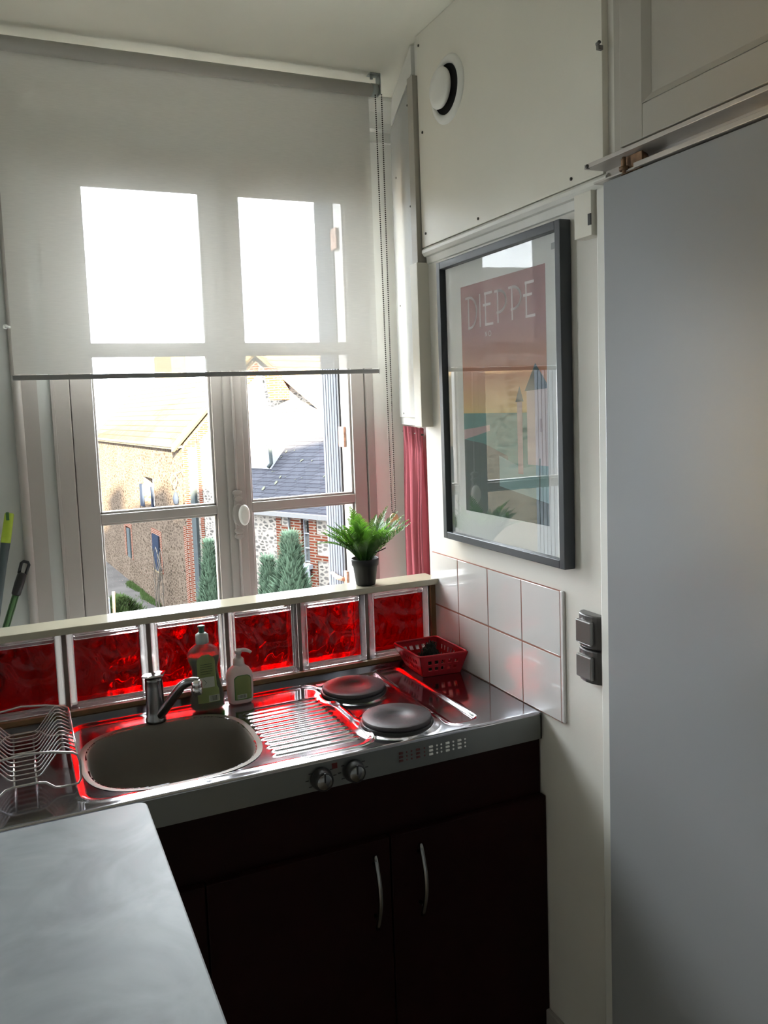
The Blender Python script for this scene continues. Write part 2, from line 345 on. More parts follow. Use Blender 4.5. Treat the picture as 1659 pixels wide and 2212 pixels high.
# batten on the oblique wall at the ceiling
def obbox(mb, s0, s1, off0, off1, z0, z1, m=None):      # box in the frame of the oblique wall
    p = [OB0+obd*s0+obn*off0, OB0+obd*s1+obn*off0, OB0+obd*s1+obn*off1, OB0+obd*s0+obn*off1]
    mb.prism([(q.x, q.y, z0) for q in p], (0, 0, z1-z0), m); return mb
OL = (OB1-OB0).length
struct('trim_3', obbox(MB(), .004, OL-.02, 0, .028, 1.655, 1.729), 'gloss_white', 'cream batten under the ceiling in the window recess', 'trim')
# boxed-in panel above the curtain
bx = thing('boxed_panel', 'tall glossy white boxing panel above the red curtain', 'panel', (-.01, .2, .67))
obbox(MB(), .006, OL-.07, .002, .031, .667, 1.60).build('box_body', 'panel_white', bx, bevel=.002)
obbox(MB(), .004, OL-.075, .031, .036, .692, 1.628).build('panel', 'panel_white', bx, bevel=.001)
MB().box(-.036, .03, .160, .204, .667, 1.125).build('corner_strip', 'board_white', bx, bevel=.002)
obbox(MB(), .02, OL-.03, .0015, .010, 1.600, 1.654).build('shade_strip', 'gap_shade', bx)  # dark strip painted as the shadow gap between batten and panel
MB().box(-.028, .012, .170, .203, 1.125, 1.630).build('upper_corner_strip', 'cupboard_white', bx, bevel=.001)
for s_, z_ in ((.05, .70), (.30, .705), (.05, 1.0), (.30, 1.05), (.04, 1.3), (.30, 1.45), (.04, 1.58)):
    p = OB0+obd*s_+obn*.0365
    MB().lathe([(0, -.001), (.003, -.001), (.003, .0008), (0, .0012)], (p.x, p.y, z_), 'x', 10).build('screw', 'chain_metal', bx)

# ------------------------------------------------------------------ window
win = bpy.data.objects.new('window_1', None); COL.objects.link(win); win.location = (-.475, .65, K); tag(win, 'tall white two-leaf casement window with a street view', 'window', kind='structure')
f = MB(); FY0, FY1 = .643, .735
f.box(WX0, -.936, FY0, FY1, WZ0, WZ1); f.box(.004, WX1, FY0, FY1, WZ0, WZ1); f.box(-.936, .004, FY0, FY1, 1.475, WZ1); f.box(-.936, .004, FY0, FY1, WZ0, -.175)
f.box(-.044, WX1, .696, .757, WZ0, WZ1); f.box(WX0, -.905, .696, .757, WZ0, WZ1)
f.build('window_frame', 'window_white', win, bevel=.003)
MB().box(WX0-.006, WX0+.004, FY0-.004, FY0+.01, WZ0, WZ1).build('frame_bead', 'window_white', win, bevel=.002)
def sash(x0, x1, gx0, gx1):
    m = MB(); y0, y1 = .650, .692
    m.box(x0, gx0, y0, y1, -.172, 1.472); m.box(gx1, x1, y0, y1, -.172, 1.472)
    m.box(gx0, gx1, y0, y1, 1.410, 1.472); m.box(gx0, gx1, y0, y1, -.172, -.095)
    m.box(gx0, gx1, y0+.002, y1, .914, .941); m.box(gx0, gx1, y0+.002, y1, .410, .438)
    o = m.build('casement', 'window_white', win, bevel=.0025)
    # inner bead mouldings
    b = MB()
    for z0, z1 in ((-.095, .410), (.438, .914), (.941, 1.410)):
        for (a0, a1, c0, c1) in ((gx0, gx0+.007, z0, z1), (gx1-.007, gx1, z0, z1), (gx0, gx1, z0, z0+.007), (gx0, gx1, z1-.007, z1)):
            b.box(a0, a1, .661, .684, c0, c1)
    b.build('glazing_bead', 'window_white', o, bevel=.002)
    for z0, z1 in ((-.095, .410), (.438, .914), (.941, 1.410)):
        MB().box(gx0+.002, gx1-.002, .671, .674, z0+.002, z1-.002).build('glass_pane', 'pane_glass', o)
sash(-.934, -.4565, -.872, -.519)
sash(-.4535, .002, -.405, -.045)
MB().box(-.485, -.425, .641, .652, -.172, 1.472).build('meeting_rail', 'window_white', win, bevel=.004)
h = MB()   # espagnolette: plate, oval knob, rod
h.tube([(-.456, .634, -.17), (-.456, .634, 1.46)], .004, 10)
h.build('bolt_rod', 'window_white', win)
h = MB(); h.lathe([(.0, .625), (.018, .625), (.020, .632), (.020, .642), (0, .642)], (-.456, 0, .405), 'y', 24, sx=.9, sy=1.9)
for zc in (.455, .475, .352, .335): h.lathe([(0, .626), (.013, .626), (.015, .632), (.015, .642), (0, .642)], (-.456, 0, zc), 'y', 20, sy=.62)
h.box(-.467, -.445, .628, .642, .335, .475); h.build('lock_case', 'window_white', win, bevel=.002)
h = MB(); h.lathe([(.0, .600), (.010, .598), (.016, .600), (.019, .607), (.018, .615), (.008, .618), (.006, .628), (0, .628)], (-.444, 0, .405), 'y', 28, sx=.95, sy=1.75); h.build('knob', 'gloss_white', win)
fill_win = bpy.data.objects.new('fill_window', None); COL.objects.link(fill_win); fill_win.location = (-2.175, .65, K); tag(fill_win, 'unseen white casement window further left, added to light the room', 'window', kind='structure')  # unseen window, added for the door sheen and to fill the room with light
m = MB()
for a, b in ((-2.7, -2.64), (-2.26, -2.18), (-1.80, -1.74)): m.box(a, b, .65, .72, WZ0, 1.20)
for a, b in ((WZ0, -.12), (.41, .44), (1.14, 1.20)): m.box(-2.64, -1.80, .65, .70, a, b)
m.build('window_frame', 'window_white', fill_win, bevel=.003)  # frame of the added unseen window
MB().box(-2.64, -1.80, .671, .674, -.12, 1.14).build('glass_pane', 'pane_glass', fill_win)  # glass of the added unseen window
# hinged white shutters folded open outside, iron hinges and latch
for sx_, lab in ((1, 'white ribbed outside shutter folded back at the right of the window'), (-1, 'white outside shutter edge folded back at the left of the window')):
    t = thing('shutter', lab, 'shutter', (-.035 if sx_ > 0 else -.925, .85, -.12), group='outside shutters folded back')
    m = MB(); xa, xb = (-.045, -.018) if sx_ > 0 else (-.965, -.93)
    m.box(xa, xb, .775, .935, -.16, 1.47)
    for k_ in range(6): m.box(xa-.003 if sx_ > 0 else xb, xa if sx_ > 0 else xb+.003, .785+k_*.025, .805+k_*.025, -.15, 1.46)
    m.build('shutter_leaf', 'pvc_white', t, bevel=.001)
    if sx_ > 0:
        MB().box(-.046, -.02, .766, .775, -.16, 1.47).build('seal', 'seal_dark', t)
        for z_ in (.63, 1.30): MB().box(-.053, -.045, .715, .765, z_-.035, z_+.035).build('hinge', 'copper_paint', t, bevel=.001)
        m = MB(); m.box(-.053, -.045, .740, .765, .10, .155); m.tube([(-.056, .76, .125), (-.058, .82, .122), (-.058, .87, .13)], [.008, .009, .006], 8); m.build('latch', 'copper_paint', t)

# ------------------------------------------------------------------ sliding door, track, cupboard, boards on the right wall
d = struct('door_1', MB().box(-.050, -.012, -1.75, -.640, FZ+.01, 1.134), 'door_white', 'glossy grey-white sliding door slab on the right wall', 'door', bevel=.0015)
t = thing('sliding_door_track', 'painted metal rail above the sliding door', 'rail', (-.03, -1.2, 1.15))
m = MB(); m.box(-.062, 0, -1.9, -.600, 1.168, 1.176); m.box(-.010, 0, -1.9, -.600, 1.150, 1.170); m.box(-.050, -.004, -1.9, -.612, 1.138, 1.1415); m.box(-.053, -.049, -1.9, -.725, 1.138, 1.147)
m.build('rail', 'track_metal', t, bevel=.0008)
m = MB(); m.lathe([(0, -.014), (.006, -.014), (.006, -.009), (0, -.009)], (0, -.987, 1.157), 'x', 12); m.build('screw', 'rust_steel', t)
m = MB(); m.lathe([(0, -.064), (.004, -.064), (.004, -.058), (0, -.058)], (0, -.610, 1.171), 'x', 12); m.build('screw', 'chain_metal', t)
t = thing('door_hanger', 'rusty brown roller hanger between rail and sliding door', 'bracket', (-.04, -.71, 1.13))
m = MB(); m.box(-.045, -.041, -.738, -.683, 1.134, 1.166); m.box(-.045, -.015, -.738, -.683, 1.134, 1.138); m.build('plate', 'rust_steel', t, bevel=.001)
m = MB(); m.tube([(-.052, -.700, 1.136), (-.052, -.700, 1.164)], .0035, 8); m.tube([(-.052, -.700, 1.140), (-.052, -.700, 1.147)], .009, 6); m.build('bolt', 'rust_steel', t)
m = MB(); m.lathe([(0, -.041), (.016, -.041), (.017, -.034), (.016, -.028), (0, -.028)], (0, -.722, 1.152), 'x', 20); m.build('wheel', 'rust_steel', t)
# upper cupboard above the door
t = thing('wall_cupboard', 'white wall cupboard with panelled door above the sliding door', 'cupboard', (-.03, -1.2, 1.18))
m = MB(); m.box(-.022, 0, -2.1, -.640, 1.178, CZ-.001); m.box(-.030, -.0, -.672, -.652, 1.178, CZ-.001); m.build('body', 'cupboard_white', t)
def panel_door(mb, x0, x1, y0, y1, z0, z1, iy, iz0, iz1, dep):
    mb.box(x0, x1, y1-iy, y1, z0, z1); mb.box(x0, x1, y0, y0+iy, z0, z1); mb.box(x0, x1, y0+iy, y1-iy, z0, iz0); mb.box(x0, x1, y0+iy, y1-iy, iz1, z1)
    mb.box(x0+dep, x1, y0+iy, y1-iy, iz0, iz1)
    # bevelled raised rim
    a = [(x0, y1-iy, iz0), (x0, y0+iy, iz0), (x0, y0+iy, iz1), (x0, y1-iy, iz1)]
    g = .014; b = [(x0+dep-.0005, y1-iy-g, iz0+g), (x0+dep-.0005, y0+iy+g, iz0+g), (x0+dep-.0005, y0+iy+g, iz1-g), (x0+dep-.0005, y1-iy-g, iz1-g)]
    for i in range(4): mb.quad([a[i], a[(i+1) % 4], b[(i+1) % 4], b[i]])
m = MB(); panel_door(m, -.050, -.024, -1.60, -.687, 1.184, 1.70, .058, 1.243, 1.64, .009); m.build('door', 'cupboard_white', t, bevel=.002)
m = MB(); m.tube([(-.024, -.603, 1.407), (-.024, -.594, 1.405)], .0035, 8); m.box(-.026, -.015, -.602, -.595, 1.394, 1.402); tag(m.build('cupboard_catch', 'bronze_light'), 'tiny metal catch beside the white cupboard door', 'catch')
# ventilation board
t = thing('ventilation_board', 'large white painted board screwed to the upper right wall', 'board', (-.01, -.2, 1.16))
m = MB(); m.box(-.015, 0, -.598, .165, 1.165, CZ-.001); m.build('board', 'board_white', t, bevel=.001)
for y_, z_ in ((.150, 1.70), (.142, 1.47), (.140, 1.20), (-.135, 1.18), (-.5, 1.18), (-.30, 1.715), (-.585, 1.70)):
    MB().lathe([(0, -.0172), (.0035, -.0172), (.0035, -.0145), (0, -.0145)], (0, y_, z_), 'x', 10).build('screw', 'chain_metal', t)
t = thing('air_vent', 'round white ventilation valve in the painted board', 'vent', (-.02, .0, 1.533))
m = MB(); m.lathe([(.060, -.012), (.062, -.021), (.068, -.024), (.078, -.021), (.084, -.016), (.084, -.0145)], (0, 0, 1.533), 'x', 56, sx=1.0, sy=1.0); m.build('flange', 'gloss_white', t)
m = MB(); m.lathe([(0, -.0155), (.0605, -.0155), (.0605, -.0205)], (0, 0, 1.533), 'x', 48); m.build('dark_throat', 'seal_dark', t)
m = MB(); m.lathe([(0, -.044), (.030, -.043), (.046, -.039), (.051, -.034), (.049, -.028), (.02, -.020), (0, -.0185)], (0, .008, 1.537), 'x', 48); m.build('valve_disc', 'gloss_white', t)
# moulding and block
m = MB(); m.prism([(0, .160, 1.163), (-.013, .160, 1.163), (-.019, .160, 1.157), (-.019, .160, 1.149), (-.013, .160, 1.141), (-.006, .160, 1.139), (-.004, .160, 1.121), (0, .160, 1.119)], (0, -.77, 0))
struct('trim_4', m, 'gloss_white', 'glossy white rounded moulding under the ventilation board', 'trim', smooth=False)
m = MB(); m.box(-.028, 0, -.577, -.524, 1.052, 1.139); struct('trim_5', m, 'board_white', 'small white block under the moulding beside the sliding door', 'trim', bevel=.001)
MB().box(-.0295, -.0275, -.577, -.568, 1.072, 1.094).build('dark_plate', 'black_plastic', bpy.data.objects['trim_5'])
struct('trim_6', MB().box(-.022, 0, -.640, -.584, FZ, 1.139), 'gloss_white', 'white door jamb edge beside the sliding door', 'trim', bevel=.004)
struct('baseboard_right', MB().box(-.012, 0, -.62, -.30, FZ, -.742), 'window_white', 'low white skirting at the foot of the right wall', 'baseboard', bevel=.003)
# tiles
TT = .153
def tile(y1, y0, z0, z1, lab, last=False):
    m = MB(); m.box(-.006, 0.0, y0+.0014, y1-.0014, z0+.002, z1-.002)
    return tag(m.build('wall_tile', 'tile_white', bevel=.0012), lab, 'tile', 'white splashback tiles on the right wall')
TY = [.182, .0331, .0331-TT, .0331-2*TT, .0331-3*TT]
pos = ['first from the window recess', 'second from the window recess', 'third from the window recess', 'last beside the light switch']
for k_ in range(4):
    for r_ in range(2):
        tile(TY[k_], TY[k_+1], r_*TT, (r_+1)*TT, 'white glazed %s wall tile, %s' % ('upper-row' if r_ else 'lower-row', pos[k_]))
struct('trim_7', MB().box(-.0054, 0, -.428, .181, .001, .305), 'grout_pink', 'rusty pink grout between the white tiles', 'grout')
struct('trim_8', MB().box(-.007, 0, -.438, -.4265, .002, .307), 'tile_white', 'pale bevelled end strip of the tiled splashback', 'trim', bevel=.003)
# double switch
t = thing('light_switch', 'dark bronze double switch and socket unit by the sliding door', 'switch', (-.02, -.54, .2))
for z0, z1 in ((.208, .280), (.134, .205)):
    m = MB(); ya, yb = -.580, -.503; pr = []
    for i in range(9):
        q = i/8; pr.append((-.012-.016*sin(pi*q)**.6, ya+(yb-ya)*q))
    m.prism([(0, ya, z0)]+[(x, y, z0) for x, y in pr]+[(0, yb, z0)], (0, 0, z1-z0)); o = m.build('switch_frame', 'bronze_grey', t, bevel=.003)
    m = MB(); m.box(-.034, -.024, -.566, -.516, z0+.009, z1-.012); m.build('rocker', 'bronze_light', o, bevel=.003)
MB().box(-.012, 0, -.578, -.505, .20, .212).build('back_box', 'black_plastic', t)

# ------------------------------------------------------------------ framed poster
t = thing('framed_poster', 'tall grey-framed travel poster reading DIEPPE on the right wall', 'picture', (-.02, -.21, .73))
PY0, PY1, PZ0, PZ1 = -.478, .062, .364, 1.105; fw = .019
m = MB(); m.box(-.030, -.002, PY0, PY0+fw, PZ0, PZ1); m.box(-.030, -.002, PY1-fw, PY1, PZ0, PZ1); m.box(-.030, -.002, PY0+fw, PY1-fw, PZ0, PZ0+fw); m.box(-.030, -.002, PY0+fw, PY1-fw, PZ1-fw, PZ1)
m.build('picture_frame', 'frame_grey', t, bevel=.0015)
pr = MB(); pr.box(-.012, -.004, PY0+.01, PY1-.01, PZ0+.01, PZ1-.01)
sheet = pr.build('mount', 'paper', t)
pp = MB(); xx = [-.0122]
def poly(pts, m, lift=1):
    xx[0] -= .00004; pp.quad([(xx[0], y, z) for y, z in pts], m)
poly([(-.035, .449), (-.401, .449), (-.401, 1.028), (-.035, 1.028)], 'p_sky')
poly([(-.035, .449), (-.401, .449), (-.401, .704), (-.035, .704)], 'p_sea')
poly([(-.035, .662), (-.10, .668), (-.16, .675), (-.16, .66), (-.10, .648), (-.035, .636)], 'p_cliff')
poly([(-.035, .449), (-.24, .449), (-.24, .60), (-.13, .628), (-.035, .636)], 'p_dark')
poly([(-.20, .449), (-.401, .449), (-.401, .584), (-.365, .584), (-.30, .575), (-.20, .60)], 'p_light')
poly([(-.16, .449), (-.401, .449), (-.401, .50), (-.16, .53)], 'p_dark')
poly([(-.282, .56), (-.303, .56), (-.303, .729), (-.282, .729)], 'p_tower2')
poly([(-.276, .729), (-.309, .730), (-.293, .766)], 'p_roof')
poly([(-.322, .584), (-.401, .584), (-.401, .757), (-.322, .755)], 'p_tower')
poly([(-.314, .753), (-.401, .757), (-.401, .768), (-.358, .815)], 'p_roof')
poly([(-.372, .66), (-.380, .66), (-.380, .69), (-.372, .69)], 'p_cliff')
poly([(-.362, .449), (-.366, .449), (-.372, .60), (-.368, .60)], 'p_dark')
def stroke(pts, w=.0062, m='p_text'):
    xx[0] -= .00003
    for (a, b) in zip(pts, pts[1:]):
        A = Vector((0, *a)); B = Vector((0, *b)); d_ = (B-A).normalized(); nn = Vector((0, -d_.z, d_.y))*w/2; A -= d_*w*.25; B += d_*w*.25
        pp.quad([(xx[0], *(A+nn).yz), (xx[0], *(B+nn).yz), (xx[0], *(B-nn).yz), (xx[0], *(A-nn).yz)], m)
def arc(cy, cz, ry, rz, a0, a1, n=16): return [(cy-ry*cos(a0+(a1-a0)*i/n), cz+rz*sin(a0+(a1-a0)*i/n)) for i in range(n+1)]
stroke([(-.073, .995), (-.073, .921)], .0055); stroke([(-.060, .996)]+arc(-.078, .958, .034, .038, pi/2, -pi/2)+[(-.071, .920)])
stroke([(-.128, .998), (-.128, .919)], .0055)
for dy in (0, -.174):
    stroke([(-.154+dy, .997), (-.154+dy, .921)], .0055); stroke([(-.151+dy, .9965), (-.184+dy, .9965)]); stroke([(-.144+dy, .9695), (-.176+dy, .9695)]); stroke([(-.152+dy, .9215), (-.187+dy, .9215)])
for dy in (0, -.061):
    stroke([(-.210+dy, .994), (-.210+dy, .921)], .0055); stroke([(-.197+dy, .995)]+arc(-.213+dy, .970, .033, .0255, pi/2, -pi/2)+[(-.206+dy, .944)])
stroke([(-.151, .893), (-.151, .904), (-.158, .893), (-.158, .904)], .0014); stroke(arc(-.172, .8985, .006, .006, 0, 2*pi, 14), .0014)
pp.quad([(xx[0], -.425, 1.052), (xx[0], -.447, 1.052), (xx[0], -.447, 1.066), (xx[0], -.425, 1.066)], 'p_grey')
pp.quad([(xx[0], .028, .395), (xx[0], .020, .395), (xx[0], .020, .425), (xx[0], .028, .425)], 'p_grey')
pp.build('poster_print', 'p_sky', sheet)
MB().box(-.0200, -.0185, PY0+.015, PY1-.015, PZ0+.015, PZ1-.015).build('glass', 'picture_glass', t)

# ================================================================== DIVIDER OF RED GLASS BLOCKS
dv = tag(MB().box(-1.44, 0, .168, .232, FZ, -.001).build('divider_wall', 'wall_dim_paint'), 'low wall carrying the red glass blocks', 'wall', kind='structure')
GBX = -.0208
def block(i, lab):
    xc = -.1208-.2*i
    t = thing('glass_block', lab, 'glass block', (xc, .2, .113), group='red glass blocks in the low divider')
    m = MB(); x0, x1, z0, z1 = xc-.095, xc+.095, .020, .208; g = .017
    # clear glass border: rounded ring around the panes
    m.box(x0, x0+g, .172, .228, z0, z1); m.box(x1-g, x1, .172, .228, z0, z1); m.box(x0+g, x1-g, .172, .228, z0, z0+g); m.box(x0+g, x1-g, .172, .228, z1-g, z1)
    m.build('clear_border', 'clear_glass', t, bevel=.005, seg=3)
    for y0, y1 in ((.177, .182), (.218, .223)):
        MB().box(x0+g, x1-g, y0, y1, z0+g, z1-g).build('red_pane', 'red_glass', t, bevel=.0015)
    return t
who = ['red glass block beside the right wall, behind the red basket', 'red glass block behind the rear hotplate, second from the right wall', 'red glass block directly behind the hand soap, above the draining grooves',
       'red glass block directly behind the green washing-up bottle', 'red glass block left of the tap', 'dark red glass block behind the dish rack, cut by the left edge', 'red glass block at the far left end of the divider, beyond the dish rack']
for i in range(7): block(i, who[i])
m = MB()
for i in range(7): xj = -.0208-.2*i-.005 if i else -.024; m.box(-.2208-.2*(i-1)-.005 if i else -.0265, -.2208-.2*(i-1)+.005 if i else -.022, .176, .224, .018, .212)
m.box(-1.44, -.022, .176, .224, .0105, .0195); m.box(-1.44, -.022, .176, .224, .2085, .2135)
tag(m.build('mortar_joints', 'mortar'), 'brown-grey mortar joints between the red glass blocks', 'mortar', kind='structure')
tag(MB().box(-.0215, -.0005, .166, .234, .0, .2135).build('end_post', 'wood_edge', bevel=.001), 'narrow brown wooden post between glass blocks and tiled wall', 'post')
tag(MB().box(-1.44, -.022, .1575, .232, .0, .0105).box(-1.44, -.022, .1575, .171, .0105, .0205).build('base_batten', 'wood_edge', bevel=.001), 'brown wooden batten under the row of glass blocks', 'batten')
tag(MB().box(-1.44, -.001, .146, .236, .2145, .232).build('shelf_board', 'shelf_cream', bevel=.002), 'cream painted shelf board on top of the glass blocks', 'shelf')

# ================================================================== KITCHEN UNIT
X0, X1, Y0, Y1 = -1.46, -.0065, -.348, .150
SC = Vector((-.829, -.127)); SA, SB, SN = .1775, .170, 2.9
def se(x, y): return (abs((x-SC.x)/SA)**SN+abs((y-SC.y)/SB)**SN)**(1/SN)
def sm(a, b, t): t = max(0, min(1, (t-a)/(b-a))); return t*t*(3-2*t)
def rrect(x, y, x0, x1, y0, y1, r):     # signed distance, negative inside
    dx = abs(x-(x0+x1)/2)-(x1-x0)/2+r; dy = abs(y-(y0+y1)/2)-(y1-y0)/2+r
    return hypot(max(dx, 0), max(dy, 0))+min(max(dx, dy), 0)-r
def topz(x, y):
    z = 0
    d1 = rrect(x, y, -1.03, -.412, -.315, .112, .05); z -= .0035*(1-sm(-.010, .0, d1))
    d2 = rrect(x, y, -.2265, -.153, -.313, .128, .022); z -= .0045*(1-sm(-.009, 0, d2))
    z += .0022*(1-sm(.0, .006, abs(d1-.004)))+.0016*(1-sm(0, .005, abs(d2-.003)))
    # draining ridges
    if -.66 < x < -.42 and -.30 < y < .05:
        for k_ in range(13):
            yc = .016-.0238*k_; xa = -.632+(.004*(k_ % 2)); xb = -.447
            if k_ == 0: xa = -.60
            d_ = hypot(max(xa-x, 0, x-xb), y-yc); z += .0032*(1-sm(.001, .0085, d_))
    for cx, cy in ((-.340, -.0005), (-.333, -.242)):
        r = hypot(x-cx, y-cy); z += .004*(1-sm(.083, .105, r))
    z += .0004*sin(x*9)*cos(y*11)
    e = y-(Y0+.006)
    return z
un = thing('kitchen_sink_unit', 'stainless steel kitchenette top with sink, drainer and hob', 'worktop', (-.73, -.1, -.03))
m = MB(); bm = m.bm; st = .0040; nx = int((X1-X0)/st); ny = int((Y1-Y0-.006)/st); V_ = {}
for i in range(nx+1):
    for j in range(ny+1):
        x = X0+(X1-X0)*i/nx; y = Y0+.006+(Y1-Y0-.006)*j/ny
        if se(x, y) > .985: V_[i, j] = bm.verts.new((x, y, topz(x, y)))
for i in range(nx):
    for j in range(ny):
        q = [(i, j), (i+1, j), (i+1, j+1), (i, j+1)]
        if all(a in V_ for a in q): bm.faces.new([V_[a] for a in q]).smooth = True
# rolled front edge + lip
for i in range(nx):
    if (i, 0) in V_ and (i+1, 0) in V_:
        pa = V_[i, 0]; pb = V_[i+1, 0]
        for k_ in range(1, 5):
            a = k_/4*pi/2; na = bm.verts.new((X0+(X1-X0)*i/nx, Y0+.006-.006*sin(a), -.006+.006*cos(a))); nb = bm.verts.new((X0+(X1-X0)*(i+1)/nx, Y0+.006-.006*sin(a), -.006+.006*cos(a)))
            bm.faces.new([pa, na, nb, pb]).smooth = True; pa, pb = na, nb
bmesh.ops.remove_doubles(bm, verts=bm.verts, dist=1e-5)
for f_ in bm.faces: f_.smooth = True
m.box(X0, X1, .148, .156, -.01, .009)
m.build('steel_top', 'steel_top', un)
m = MB(); m.box(X0, X1, Y0, Y0+.004, -.064, -.0055); m.box(X1-.003, X1, Y0, .15, -.064, -.001); m.build('front_lip', 'steel_front', un)
# sink bowl
m = MB(); rings = []
prof = [(1.075, .0012), (1.035, .0018), (1.0, -.0005), (.975, -.008), (.955, -.03), (.93, -.08), (.90, -.118), (.86, -.132), (.80, -.142), (.70, -.148), (.4, -.152), (.1, -.154)]
for s_, z_ in prof:
    R_ = []
    for k_ in range(96):
        a = 2*pi*k_/96; ca, sa_ = cos(a), sin(a); x = SC.x+SA*s_*math.copysign(abs(ca)**(2/SN), ca); y = SC.y+SB*s_*math.copysign(abs(sa_)**(2/SN), sa_)
        R_.append(m.bm.verts.new((x, y, z_+(-.0035 if z_ > -.004 else 0))))
    rings.append(R_)
for A, B in zip(rings, rings[1:]):
    for k_ in range(96): f_ = m.bm.faces.new([A[k_], A[(k_+1) % 96], B[(k_+1) % 96], B[k_]]); f_.smooth = True
m.bm.faces.new(rings[-1]); m.build('sink_bowl', 'steel_bowl', un)
m = MB(); m.lathe([(0, -.1515), (.02, -.1515), (.034, -.149), (.036, -.153)], (SC.x, SC.y, 0), n=28); m.build('drain', 'chrome_dull', un)
for cx, cy, lab in ((-.340, -.0005, 'rear cast-iron hotplate'), (-.333, -.242, 'front cast-iron hotplate')):
    m = MB(); m.lathe([(.086, .0035), (.0845, .008), (.083, .0095), (.080, .0095)], (cx, cy, 0), n=64); o = m.build('hotplate', 'plate_rim', un); o['label'] = lab
    m = MB(); m.lathe([(.080, .0085), (.0815, .013), (.0800, .018), (.0775, .0192), (.027, .0192), (.0255, .0178), (0, .0178)], (cx, cy, 0), n=64); m.build('plate_disc', 'plate_iron', o)
def knob(xc, zc):
    m = MB(); m.lathe([(.0225, Y0-.001), (.024, Y0-.004), (.0235, Y0-.008), (.0205, Y0-.020), (.0195, Y0-.0225), (.0175, Y0-.0235), (0, Y0-.0235)], (xc, 0, zc), 'y', 40); o = m.build('control_knob', 'black_plastic', un)
    m = MB(); m.lathe([(.0165, Y0-.0232), (.0155, Y0-.0248), (0, Y0-.0245)], (xc, 0, zc), 'y', 36); m.build('silver_cap', 'chrome_dull', o)
    MB().box(xc-.0016, xc+.0016, Y0-.0262, Y0-.0235, zc, zc+.020).build('pointer', 'black_plastic', o, bevel=.0005)
knob(-.5610, -.0385); knob(-.4880, -.0365)
m = MB()
for kx, kz in ((-.561, -.0385), (-.488, -.0365)):
    for a in (140, 180, 220, 320, 0, 40): MB().box(kx+.031*cos(radians(a))-.0035, kx+.031*cos(radians(a))+.0035, Y0-.0004, Y0, kz+.022*sin(radians(a))-.001, kz+.022*sin(radians(a))+.001).build('dial_mark', 'seal_dark', un)
MB().box(-.536, -.524, Y0-.001, Y0, -.024, -.012).build('pilot_lamp', 'pilot_red', un)
def slots(cols, mt):
    m = MB()
    for x, kind in cols:
        for r_ in range(3):
            z = -.0235-.0085*r_
            if kind: m.tube([(x-.0045, Y0-.0002, z), (x+.0045, Y0-.0002, z)], .0027, 8)
            else: m.lathe([(0, -.0007), (.0022, -.0007), (.0022, .0003)], (x, Y0, z), 'y', 10)
    m.build('vent_slots', mt, un)
px2x = lambda px: -.309+(px-924)*(.098/83)
slots([(px2x(640+a/3.606), k_) for a, k_ in ((1047, 1), (1095, 0), (1128, 0), (1175, 1), (1221, 0), (1268, 1), (1314, 0))], 'slot_lit')
slots([(px2x(640+a/3.606)-.001, k_) for a, k_ in ((825, 1), (870, 0), (905, 0), (952, 1), (1002, 0))], 'slot_dark')
# base cabinet
cb = thing('base_cabinet', 'dark wine-red base cabinet under the steel worktop', 'cabinet', (-.6, -.1, FZ))
MB().box(-1.45, -.004, -.334, -.316, FZ+.10, -.066).box(-1.45, -1.432, -.316, .14, FZ+.10, -.066).box(-.022, -.004, -.316, .14, FZ+.10, -.066).box(-1.45, -.004, -.334, .14, FZ+.10, FZ+.118).box(-1.45, -.004, -.28, -.262, FZ, FZ+.10).build('carcass', 'cabinet_dark', cb)
for a, b_, hx in ((-.4085, -.002, -.343), (-.813, -.4125, -.4525), (-1.22, -.817, None)):
    o = MB().box(a, b_, -.354, -.335, FZ+.11, -.203).build('door', 'cabinet_dark', cb, bevel=.0015)
    if hx:
        m = MB(); pts = []
        for i in range(15):
            q = i/14; pts.append((hx, -.366-.022*sin(pi*q), -.228-.166*q))
        m.tube(pts, .0052, 10); m.tube([(hx, -.353, -.252), (hx, -.376, -.252)], .004, 8); m.tube([(hx, -.353, -.370), (hx, -.376, -.370)], .004, 8)
        m.build('handle', 'chrome_dull', o)
# table
tb = thing('table', 'pale grey marble-look table top in the lower left corner', 'table', (-1.5, -.85, FZ))
m = MB(); xa, xb, ya, yb, r_ = -2.0, -.918, -1.32, -.356, .018; pts = []
for cx, cy, a0 in ((xb-r_, yb-r_, 0), (xa+r_, yb-r_, 90), (xa+r_, ya+r_, 180), (xb-r_, ya+r_, 270)):
    for i in range(7): a = radians(a0+15*i); pts.append((cx+r_*cos(a), cy+r_*sin(a), -.032))
m.prism(pts, (0, 0, .032)); m.build('table_top', 'marble_laminate', tb, bevel=.003)
for x_, y_ in ((-1.95, -1.27), (-.99, -1.27), (-1.95, -.42), (-.99, -.42)): MB().box(x_-.022, x_+.022, y_-.022, y_+.022, FZ, -.032).build('leg', 'cupboard_white', tb)

